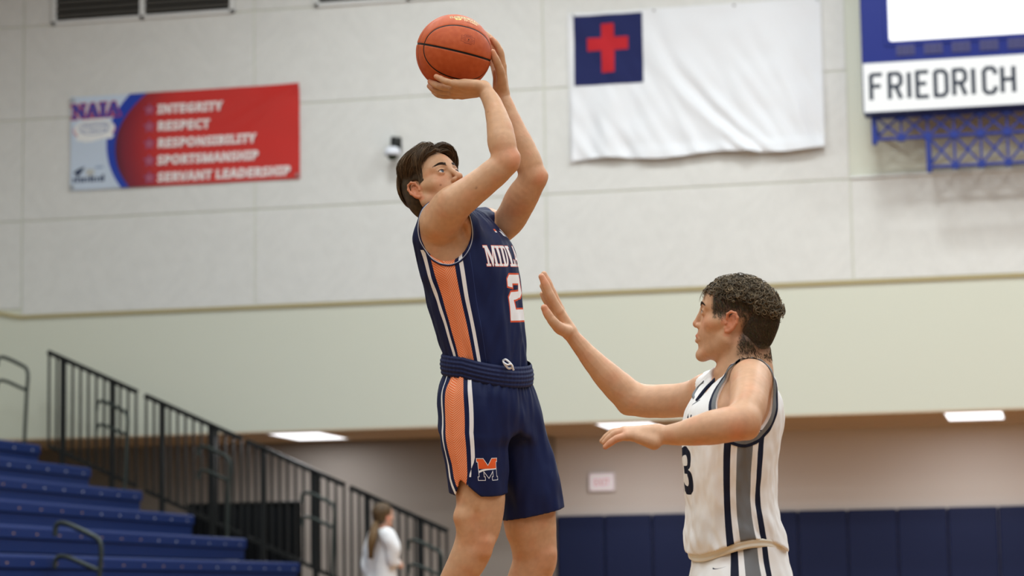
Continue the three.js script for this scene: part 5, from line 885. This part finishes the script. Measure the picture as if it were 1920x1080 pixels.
  const tone = skinTone(H, [0.63, 0.368, 0.225], { stubble: 0.45, fade: (l) => 0.93 * hairMask(l), spots: [sp(1385, 806, 0.42, 0.035, 0.6), sp(1015, 522, -0.17, 0.03, 0.7), sp(1022, 577, -0.13, 0.025, 0.6), sp(1135, 836, 0.38, 0.03, 0.6), sp(1165, 808, 0.37, 0.02, 0.5), sp(1107, 674, -0.2, 0.0035, 0.8, [0.4, 0.3, 0.25])] });
  part('body', toWorld(paint(netGeo(...nets), tone), base), skinMat, root);
  eyes(H, root, base, [0, 0.05, 1]); brows(H, root, base, [0.05, 0.03, 0.018]);
  // hair: clipped sides, loose curls on top
  {
    const cap = new Field(), E = (c, r) => ellipsoid(H.P(...c), r.map((k) => k * H.s), H.x, H.y, H.z);
    cap.add(E([0, 0.026, -0.014], [0.078, 0.08, 0.101]), 0.02); cap.cut(E([0, -0.03, 0.09], [0.12, 0.105, 0.06]), 0.01); cap.cut(E([0, -0.13, 0.0], [0.2, 0.18, 0.26]), 0.012); cap.add(E([0, 0.0, -0.066], [0.067, 0.07, 0.064]), 0.025); cap.add(E([0, -0.058, -0.064], [0.054, 0.04, 0.046]), 0.035);
    const cg = paint(netGeo(net(cap, headBox[0], headBox[1], 0.003)), (x, y, z) => { const k = 0.8 + 0.4 * noise3(x * 120, y * 120, z * 120); return [0.062 * k, 0.044 * k, 0.028 * k]; });
    const surf = (l, h) => { const q = [l[0] / 0.079, (l[1] - 0.026) / 0.081, (l[2] + 0.014) / 0.102], m = Math.hypot(...q) || 1, k = (1 + h / 0.09) / m; return [q[0] * k * 0.079, q[1] * k * 0.081 + 0.026, q[2] * k * 0.102 - 0.014]; };
    const out = { pos: [], idx: [], col: [] }, tint = () => { const k = rr(0.5, 1.5), h = rnd() < 0.3 ? 1.9 : 1; return [0.105 * k * h, 0.076 * k * h, 0.043 * k * h]; }, hf0 = F.fn(F.near(C, 0.2)), cf = cap.fn(), hf2 = (x, y, z) => Math.min(hf0(x, y, z), cf(x, y, z));
    // clipped sides and nape: short hairs lying on the skin
    for (let i = 0; i < 20000; i++) {
      const th = rr(0, 2 * Math.PI), l0 = [0.085 * Math.sin(th), rr(-0.115, 0.08), -0.014 + 0.125 * Math.cos(th)]; if (l0[2] > 0.06) continue; let q = onto(hf2, H.P(...l0), 0.0003, 3); const l = H.L(q); if (rnd() > hairMask(l) * 1.1 || len3(sub3(l, l0)) > 0.05) continue;
      const L = l[1] > 0.03 ? rr(0.009, 0.016) : rr(0.004, 0.008), p = []; for (let j = 0; j < 3; j++) { p.push(q); q = onto(hf2, add3(q, H.dir(0, -L * 0.42, -L * 0.25)), 0.0006 + (l[1] > 0.02 ? 0.0014 : 0.0005) * j, 1); } strand(out, p, 0.001, 0.0004, tint().map((k) => k * rr(0.4, 0.8)), 3);
    }
    // curls
    for (let i = 0; i < 2600; i++) {
      const al = Math.acos(lerp(1, -0.05, rnd())), be = rr(0, 2 * Math.PI), dl = [Math.sin(al) * Math.sin(be), Math.cos(al), Math.sin(al) * Math.cos(be)], l = surf([dl[0] * 0.079, 0.026 + dl[1] * 0.081, -0.014 + dl[2] * 0.102], 0);
      const floor = l[2] > 0.03 ? 0.058 : 0.052 - 0.75 * Math.max(0, -l[2] - 0.05); if (l[2] < -0.05) { const e = onto(hf2, H.P(...l), 0, 2), q = H.L(e); l[0] = q[0]; l[1] = q[1]; l[2] = q[2]; } if (l[1] < floor + rr(-0.006, 0.006)) continue;
      const n = nrm3([l[0] / 0.079 ** 2, (l[1] - 0.026) / 0.081 ** 2, (l[2] + 0.014) / 0.102 ** 2]), t1 = nrm3(crs3(n, [rr(-1, 1), rr(-1, 1), rr(-1, 1)])), t2 = crs3(n, t1), fr = l[2] > 0.055;
      const R = rr(0.004, 0.0085), turns = rr(0.7, 1.5), rise = rr(0.006, 0.019), drift = rr(0.006, 0.024), ph = rnd() * 6.28, pts = [];
      for (let j = 0; j <= 12; j++) { const f = j / 12, a = ph + f * turns * 6.28, up2 = rise * Math.sin(Math.min(1, f * 1.4) * 1.57) - (fr ? 0.012 * f * f : 0.004 * f); pts.push(H.P(l[0] + n[0] * up2 + t1[0] * (R * Math.cos(a) + drift * f) + t2[0] * R * Math.sin(a), l[1] + n[1] * up2 + t1[1] * (R * Math.cos(a) + drift * f) + t2[1] * R * Math.sin(a) - (fr ? 0.02 * f * f : 0), l[2] + n[2] * up2 + t1[2] * (R * Math.cos(a) + drift * f) + t2[2] * R * Math.sin(a) + (fr ? 0.01 * f : 0))); }
      strand(out, pts, rr(0.0012, 0.0022), 0.0008, tint(), 4, 0.7);
    }
    part('hair', toWorld(mergeGeometries([cg, strandGeo(out)]), base), hairMat, root);
  }
  // --- jersey
  const jl = loft([row(1384, 1075, 0, 0.178, 0.138), row(1382, 1040, 0, 0.178, 0.139), row(1378, 1012, 0, 0.177, 0.138), row(1374, 985, 0, 0.172, 0.13), row(1370, 940, 0, 0.163, 0.12), row(1369, 880, 0, 0.17, 0.125), row(1370, 820, 0, 0.178, 0.131), row(1376, 770, 0, 0.176, 0.127), row(1383, 730, 0, 0.142, 0.1), row(1388, 700, 0, 0.085, 0.068)], lt, fw, 0.05, 2.35, 0.03);
  const tf = new Field(); tf.p = F.p.slice(0, 4); const tfn = tf.fn();
  const hUp = nrm3([0.1, 1, 0]), hF = nrm3(crs3(lt, hUp)).map((k) => -k), cenN = J(1402, 742, 0.2), radN = [0.125, 0.122, 0.088];
  const holeN = ellipsoid(cenN, radN, lt, hUp, hF), holeF = ellipsoid(J(1322, 742, -0.2), [0.1, 0.1, 0.08], lt, hUp, hF), neckH = ellipsoid(J(1378, 688, 0.0), [0.068, 0.062, 0.088], lt, [0, 1, 0], fw), vee = cone(J(1345, 705, 0.02), J(1302, 752, 0.04), 0.03, 0.004);
  const yb = J(0, 1062)[1], yt = J(0, 690)[1], HJ = yt - yb;
  const shirt = (x, y, z) => {
    let d = smin(jl(x, y, z), tfn(x, y, z) - 0.007, 0.02);
    if (Math.abs(d) < 0.05) { const th = jl.angle(x, y, z), up = y - yb; d += -0.004 * noise3(th * 2.6 + 4, up * 5.5, 2) - 0.0045 * noise3(th * 3 + up * 8, up * 11, 5) * sstep(0.32, 0.05, up) - 0.002 * noise3(th * 7, up * 15, 8); }
    return d;
  };
  const hemAt = (x, z) => { const s = jl.at(J(0, 1010)[1]), b = (x - s[0]) * fw[0] + (z - s[1]) * fw[2]; return J(0, 1001)[1] - 0.045 * Math.min(1.6, (b / 0.13) ** 2) - (b > 0 ? 0.01 * b / 0.13 : 0); };
  const shirtCut = (x, y, z) => smax(smax(smax(smax(smax(shirt(x, y, z), hemAt(x, z) - y, 0.006), -holeN(x, y, z), 0.006), -holeF(x, y, z), 0.006), -neckH(x, y, z), 0.006), -vee(x, y, z), 0.006);
  const b0 = J(1262, 1062, 0), b1 = J(1490, 668, 0);
  const jg = netGeo(net(shirtCut, [b0[0], b0[1] - 0.01, -D - 0.27], [b1[0], b1[1], -D + 0.27], 0.0042));
  {
    const W = 2048, Hh = 1024, [c, g] = canvas(W, Hh), cx = W / 2, ym = Hh / HJ, yOf = (py) => Hh - (J(0, py)[1] - yb) * ym, fm = W / (2 * Math.PI * 0.175), sm = W / (2 * Math.PI * 0.13), X = (deg) => W * (0.5 + deg / 360);
    g.fillStyle = '#f7f7f7'; g.fillRect(0, 0, W, Hh);
    const sx = X(86), band = (s0, s1, col) => { g.fillStyle = col; g.beginPath(); g.moveTo(sx + s0 * sm, yOf(800)); g.lineTo(sx + s1 * sm, yOf(800)); g.quadraticCurveTo(sx + (s1 - 0.008) * sm, yOf(900), sx + (s1 + 0.0) * sm, yOf(1062)); g.lineTo(sx + (s0 + 0.0) * sm, yOf(1062)); g.quadraticCurveTo(sx + (s0 - 0.008) * sm, yOf(900), sx + s0 * sm, yOf(800)); g.fill(); };
    band(-0.022, 0.022, '#75777a'); band(-0.057, -0.039, '#151c34'); band(0.038, 0.055, '#151c34');
    // number and chest lettering, seen edge on
    blockText(g, '23', cx - 0.05 * fm, yOf(880), 0.135 * ym, 0.19 * fm, '#10182f', '#10182f', 4, 'sans-serif');
    g.fillStyle = '#141c38'; g.beginPath(); g.moveTo(cx - 0.012 * fm, yOf(783)); g.lineTo(cx, yOf(774)); g.lineTo(cx + 0.012 * fm, yOf(783)); g.fill(); g.fillRect(cx + 0.022 * fm, yOf(776), 10, 16);
    g.strokeStyle = '#141c38'; g.lineWidth = 6; g.beginPath(); g.moveTo(cx - 0.005 * fm, yOf(762)); g.lineTo(cx + 0.03 * fm, yOf(748)); g.stroke();
    const jp = part('jersey', toWorld(wrapUV(jg, (x, y, z) => [0.5 + jl.angle(x, y, z) / (2 * Math.PI), (y - yb) / HJ]), base), std(0xffffff, 0.65, { map: ctex(c), sheen: 0.1 }), root);
    // armhole binding: grey band with a navy edge
    const ringAt = (k) => { const pts = []; for (let i = 0; i < 110; i++) { const a = i / 110 * 2 * Math.PI, at = (s) => { const cs = Math.sqrt(Math.max(0, 1 - s * s)); return [0, 1, 2].map((j) => cenN[j] + lt[j] * s * (radN[0] + k) + hUp[j] * cs * Math.cos(a) * (radN[1] + k) + hF[j] * cs * Math.sin(a) * (radN[2] + k)); }; let prev = 1, f = null; for (let q = 0; q < 70 && !f; q++) { const s = -0.98 + 1.96 * q / 69, d = shirt(...at(s)) - 0.0012; if (q && d > 0 && prev < 0) { let l2 = s - 1.96 / 69, h2 = s; for (let w = 0; w < 14; w++) { const m = (l2 + h2) / 2; if (shirt(...at(m)) - 0.0012 < 0) l2 = m; else h2 = m; } f = at(h2); } prev = d; } pts.push(f); } return pts; };
    const ribbon = (k0, k1, mat, name) => { const A = ringAt(k0), Bm = ringAt((k0 + k1) / 2), B = ringAt(k1), pos = [], idx = []; const ok = []; A.forEach((p, i) => { const good = p && B[i] && Bm[i]; ok.push(good); for (const q of good ? [A[i], Bm[i], B[i]] : [[0, 0, 0], [0, 0, 0], [0, 0, 0]]) pos.push(...q); }); for (let i = 0; i < A.length; i++) { const j = (i + 1) % A.length; if (!ok[i] || !ok[j] || len3(sub3(A[i], A[j])) > 0.05) continue; for (let r = 0; r < 2; r++) idx.push(i * 3 + r, j * 3 + r, j * 3 + r + 1, i * 3 + r, j * 3 + r + 1, i * 3 + r + 1); } const gg = new THREE.BufferGeometry(); gg.setAttribute('position', new THREE.Float32BufferAttribute(pos, 3)); gg.setIndex(idx); gg.computeVertexNormals(); if (idx.length) part(name, toWorld(gg, base), mat, jp); };
    const grey = std(lin(0.19, 0.2, 0.21), 0.7, { side: THREE.DoubleSide }), nav = std(lin(0.008, 0.012, 0.035), 0.7, { side: THREE.DoubleSide });
    ribbon(0.001, 0.015, grey, 'armhole_trim'); ribbon(0.015, 0.024, nav, 'armhole_edge');
    // neck trim
    const nk = (pts, w, mat, name) => part(name, toWorld(tube(pts.map((p) => V(...p)), w, 6, 40), base), mat, jp);
    const surfPt = (px, py, dz0) => { let z0 = -0.3, z1 = dz0; for (let i = 0; i < 60; i++) { const dz = z1 - (z1 - z0) * i / 59; if (shirt(...J(px, py, dz)) < 0.001) return J(px, py, dz); } return J(px, py, 0); };
    nk([[1349, 702], [1338, 714], [1326, 726], [1316, 738], [1306, 752]].map(([a, b]) => surfPt(a, b, 0.25)), 0.0055, nav, 'collar_trim');
    nk([[1306, 752], [1300, 742], [1308, 728], [1320, 716]].map(([a, b]) => surfPt(a, b, 0.0)), 0.0045, grey, 'collar_trim');
    // cream lining hanging below the hem
    const nA = 140, pos = [], idx = [], hl = loft([row(1386, 1075, 0, 0.165, 0.125), row(1382, 1040, 0, 0.166, 0.127), row(1378, 990, 0, 0.164, 0.125)], lt, fw, 0, 2.3, 0.02);
    for (let j = 0; j <= 10; j++) for (let i = 0; i < nA; i++) { const v = j / 10, th = i / nA * 2 * Math.PI, py = lerp(1016, 994, v), yc = J(0, py)[1], s = hl.at(yc), q = Math.pow(Math.pow(Math.abs(Math.sin(th)), 2.3) + Math.pow(Math.abs(Math.cos(th)), 2.3), -1 / 2.3) * (1 + 0.03 * Math.sin(v * Math.PI) + 0.012 * Math.sin(v * 12)), a = Math.sin(th) * s[2] * q, b = Math.cos(th) * s[3] * q; pos.push(s[0] + lt[0] * a + fw[0] * b, yc - 0.045 * (b / 0.13) ** 2 - 0.01 * b / 0.13, s[1] + lt[2] * a + fw[2] * b); }
    for (let j = 0; j < 10; j++) for (let i = 0; i < nA; i++) { const a = j * nA + i, b = j * nA + (i + 1) % nA; idx.push(a, a + nA, b + nA, a, b + nA, b); }
    const wg = new THREE.BufferGeometry(); wg.setAttribute('position', new THREE.Float32BufferAttribute(pos, 3)); wg.setIndex(idx); wg.computeVertexNormals();
    part('waistband', toWorld(wg, base), std(lin(0.86, 0.83, 0.73), 0.7, { side: THREE.DoubleSide }), root);
  }
  // --- shorts
  const hip = loft([row(1384, 1150, 0, 0.175, 0.138), row(1388, 1090, 0, 0.18, 0.14), row(1386, 1050, 0, 0.17, 0.13), row(1383, 1008, 0, 0.16, 0.12)], lt, fw, 0.03, 2.3, 0.02);
  const nc = [[1382, 1110, 0.075, 72], [1374, 1200, 0.09, 70], [1360, 1300, 0.1, 66]], fc = [[1396, 1110, -0.085, 72], [1402, 1200, -0.095, 70], [1405, 1300, -0.1, 66]];
  const nf = new Field().chain(J, nc, 0.03).fn(), ff = new Field().chain(J, fc, 0.03).fn(), hemY = J(0, 1275)[1];
  const shorts = (x, y, z) => { let o = smin(smin(nf(x, y, z), ff(x, y, z), 0.012), hip(x, y, z), 0.05); if (Math.abs(o) < 0.04) o += -0.005 * noise3(x * 8 + y * 3, y * 5, z * 8) - 0.0025 * noise3(x * 22, y * 9, z * 22); let d = Math.max(o, hemY - y); return smax(d, -Math.max(o + 0.009, y - hemY - 0.1), 0.002); };
  const s0 = J(1260, 1285, 0), s1 = J(1510, 985, 0), sg = netGeo(net(shorts, [s0[0], s0[1], -D - 0.28], [s1[0], s1[1], -D + 0.28], 0.0045));
  {
    const W = 1024, Hh = 1024, [c, g] = canvas(W, Hh), y0 = hemY - 0.02, y1 = J(0, 1005)[1], HS = y1 - y0, ym = Hh / HS, yOf = (py) => Hh - (J(0, py)[1] - y0) * ym, sm = W / (2 * Math.PI * 0.13), sx = W * (0.5 + 83 / 360);
    g.fillStyle = '#f7f7f7'; g.fillRect(0, 0, W, Hh);
    const band = (a, b, col) => { g.fillStyle = col; g.fillRect(sx + a * sm, 0, (b - a) * sm, Hh); };
    band(-0.02, 0.022, '#75777a'); band(-0.056, -0.036, '#151c34'); band(0.036, 0.052, '#151c34');
    g.save(); g.translate(W * (0.5 + 42 / 360), yOf(1053)); g.fillStyle = '#141c38'; g.beginPath(); g.moveTo(-8, 2); g.bezierCurveTo(-14, 16, -4, 20, 34, -12); g.bezierCurveTo(6, 10, -4, 10, -8, 2); g.fill(); g.restore();
    const q = (y) => hip.at(y), uv = (x, y, z) => { const s = q(Math.max(y, J(0, 1150)[1])), a = ((x - s[0]) * lt[0] + (z - s[1]) * lt[2]) / s[2], b = ((x - s[0]) * fw[0] + (z - s[1]) * fw[2]) / s[3]; return [0.5 + Math.atan2(a, b) / (2 * Math.PI), (y - y0) / HS]; };
    part('shorts', toWorld(wrapUV(sg, uv), base), std(0xffffff, 0.6, { map: ctex(c), sheen: 0.1 }), root);
  }
  for (const [ax, az] of [[1380, 0.09], [1458, -0.12]]) {
    const S = new Field(), a = J(ax, 1580, az); S.add(cone(J(ax - 2, 1545, az), J(ax, 1600, az), 24 * PX, 24 * PX), 0.01); part('sock', toWorld(netGeo(net(S, add3(a, [-0.08, -0.1, -0.08]), add3(a, [0.08, 0.12, 0.08]), 0.006)), base), std(lin(0.8, 0.8, 0.8), 0.9), root);
    const K = new Field(), fy = -0.845, ank = J(ax, 1605, az); const w2 = (px, h, dz) => { const p = J(px, 1620, dz); const wv = toPoint(p); const need = h - wv.y; return add3(p, [0, need, 0]); };
    K.add(cone(J(ax, 1590, az), w2(ax + 6, 0.05, az), 26 * PX, 30 * PX), 0.02); K.add(cone(w2(ax + 10, 0.045, az), w2(ax - 105, 0.042, az + 0.02), 27 * PX, 24 * PX), 0.03); K.add(cone(w2(ax, 0.09, az), w2(ax - 60, 0.06, az), 24 * PX, 22 * PX), 0.02);
    const p1 = w2(ax - 105, 0.04, az), p2 = J(ax, 1580, az); const floorC = (x, y, z) => { const wv = toPoint([x, y, z]); return 0.003 - wv.y; };
    const kf = K.fn(); part('shoe', toWorld(netGeo(net((x, y, z) => smax(kf(x, y, z), floorC(x, y, z), 0.004), [p1[0] - 0.08, p1[1] - 0.09, p1[2] - 0.12], [p2[0] + 0.09, p2[1] + 0.06, p2[2] + 0.14], 0.006)), base), std(lin(0.75, 0.75, 0.77), 0.5), root);
  }
}
// ---- woman walking past the rail
{
  reseed(33);
  const D = 20.4, J = jointAt(D), PX = D / FPX, base = world(716, 1312, D); base.y = 0;
  const root = thing('person', base, 'woman in a loose white top with a long ponytail beside the guard rail', 'person');
  const hf = nrm3([0.75, 0.05, -0.62]), C = J(719, 966, 0), H = headFrame(C, hf, [0.02, 1, 0], 0.86), F = new Field();
  headField(F, H);
  F.add(cone(J(716, 978, 0), J(716, 1000, 0), 10 * PX, 11 * PX), 0.02);
  F.chain(J, [[740, 1052, 0.05, 7], [748, 1056, 0.06, 6], [752, 1062, 0.07, 5]], 0.01);
  F.chain(J, [[708, 1120, 0, 22], [706, 1190, 0.02, 17], [708, 1260, 0.02, 10], [708, 1298, 0.02, 8]], 0.02); F.chain(J, [[722, 1120, 0, 22], [728, 1190, -0.02, 17], [734, 1260, -0.02, 10], [738, 1298, -0.02, 8]], 0.02);
  const b0 = J(660, 1316, 0), b1 = J(770, 935, 0);
  part('body', toWorld(paint(netGeo(net(F, [b0[0], b0[1], -D - 0.3], [b1[0], b1[1], -D + 0.3], 0.008)), skinTone(H, [0.62, 0.36, 0.26])), base), skinMat, root);
  const top = new Field(), ax = nrm3([0.8, 0, -0.6]), sd = [0.6, 0, 0.8];
  top.add(loft([[J(712, 1140, 0)[1], J(714, 0, 0)[0], -D, 0.174, 0.122], [J(0, 1090)[1], J(714, 0, 0)[0], -D, 0.165, 0.117], [J(0, 1040)[1], J(714, 0, 0)[0], -D, 0.165, 0.113], [J(0, 1008)[1], J(715, 0, 0)[0], -D, 0.157, 0.096], [J(0, 990)[1], J(716, 0, 0)[0], -D, 0.078, 0.061]], sd, ax, 0, 2.2, 0.04), 0.03);
  top.chain(J, [[728, 1004, 0.13, 15], [737, 1026, 0.16, 14], [735, 1050, 0.14, 13], [742, 1056, 0.1, 9]], 0.03); top.chain(J, [[702, 1004, -0.1, 14], [694, 1030, -0.1, 13], [688, 1058, -0.06, 12], [694, 1072, 0.0, 10]], 0.03);
  const tfn = top.fn();
  part('top', toWorld(netGeo(net((x, y, z) => { const d = tfn(x, y, z); return Math.abs(d) < 0.06 ? d - 0.012 * noise3(x * 7, y * 5, z * 7) : d; }, [b0[0], b0[1], -D - 0.3], [b1[0], b1[1], -D + 0.32], 0.009)), base), std(lin(0.85, 0.86, 0.88), 0.85), root);
  const pants = new Field(); pants.chain(J, [[709, 1125, 0, 27], [706, 1200, 0.02, 21], [708, 1290, 0.02, 14]], 0.02); pants.chain(J, [[722, 1125, 0, 27], [728, 1200, -0.02, 21], [734, 1290, -0.02, 14]], 0.02);
  part('trousers', toWorld(netGeo(net(pants, [b0[0], b0[1], -D - 0.3], [b1[0], J(0, 1090)[1], -D + 0.3], 0.01)), base), std(lin(0.03, 0.03, 0.04), 0.9), root);
  const out = { pos: [], idx: [], col: [] }, tint = () => { const k = rr(0.6, 1.5); return [0.13 * k, 0.075 * k, 0.03 * k]; };
  const cap = new Field(), E = (c, r) => ellipsoid(H.P(...c), r.map((k) => k * H.s), H.x, H.y, H.z); cap.add(E([0, 0.03, -0.016], [0.084, 0.095, 0.108]), 0.02); cap.add(E([0, -0.03, -0.05], [0.07, 0.06, 0.06]), 0.02); cap.cut(E([0, -0.04, 0.095], [0.13, 0.11, 0.085]), 0.01);
  const cg = paint(netGeo(net(cap, add3(C, [-0.16, -0.16, -0.16]), add3(C, [0.16, 0.16, 0.16]), 0.006)), (x, y, z) => { const k = 0.8 + 0.4 * noise3(x * 40, y * 40, z * 40); return [0.11 * k, 0.066 * k, 0.03 * k]; });
  for (let i = 0; i < 260; i++) { const a = rr(-1, 1), b = rr(-1, 1), w = (t) => (0.3 + 1.1 * Math.sin(Math.min(1, t * 1.3) * 2.6)), pts = []; for (let j = 0; j <= 9; j++) { const t = j / 9; pts.push(J(707 - 12 * Math.sin(t * 1.6) + a * 6 * w(t), 974 + 72 * t + 2 * b, 0.06 + 0.13 * Math.sin(t * 2) * 0.8 + b * 0.03 * w(t))); } strand(out, pts, 0.006, 0.003, tint(), 4); }
  part('hair', toWorld(mergeGeometries([cg, strandGeo(out)]), base), hairMat, root);
  for (const [x, z] of [[709, 0.02], [738, -0.02]]) { const p = toPoint(J(x, 1305, z)); const g = rbox(-0.045, 0.12, 0, 0.085, -0.045, 0.045, 0.03, 3); g.rotateY(0.65); g.translate(p.x - base.x, 0, p.z - base.z); part('shoe', g, std(lin(0.6, 0.6, 0.6), 0.6), root); }
}
renderer.render(scene, camera);
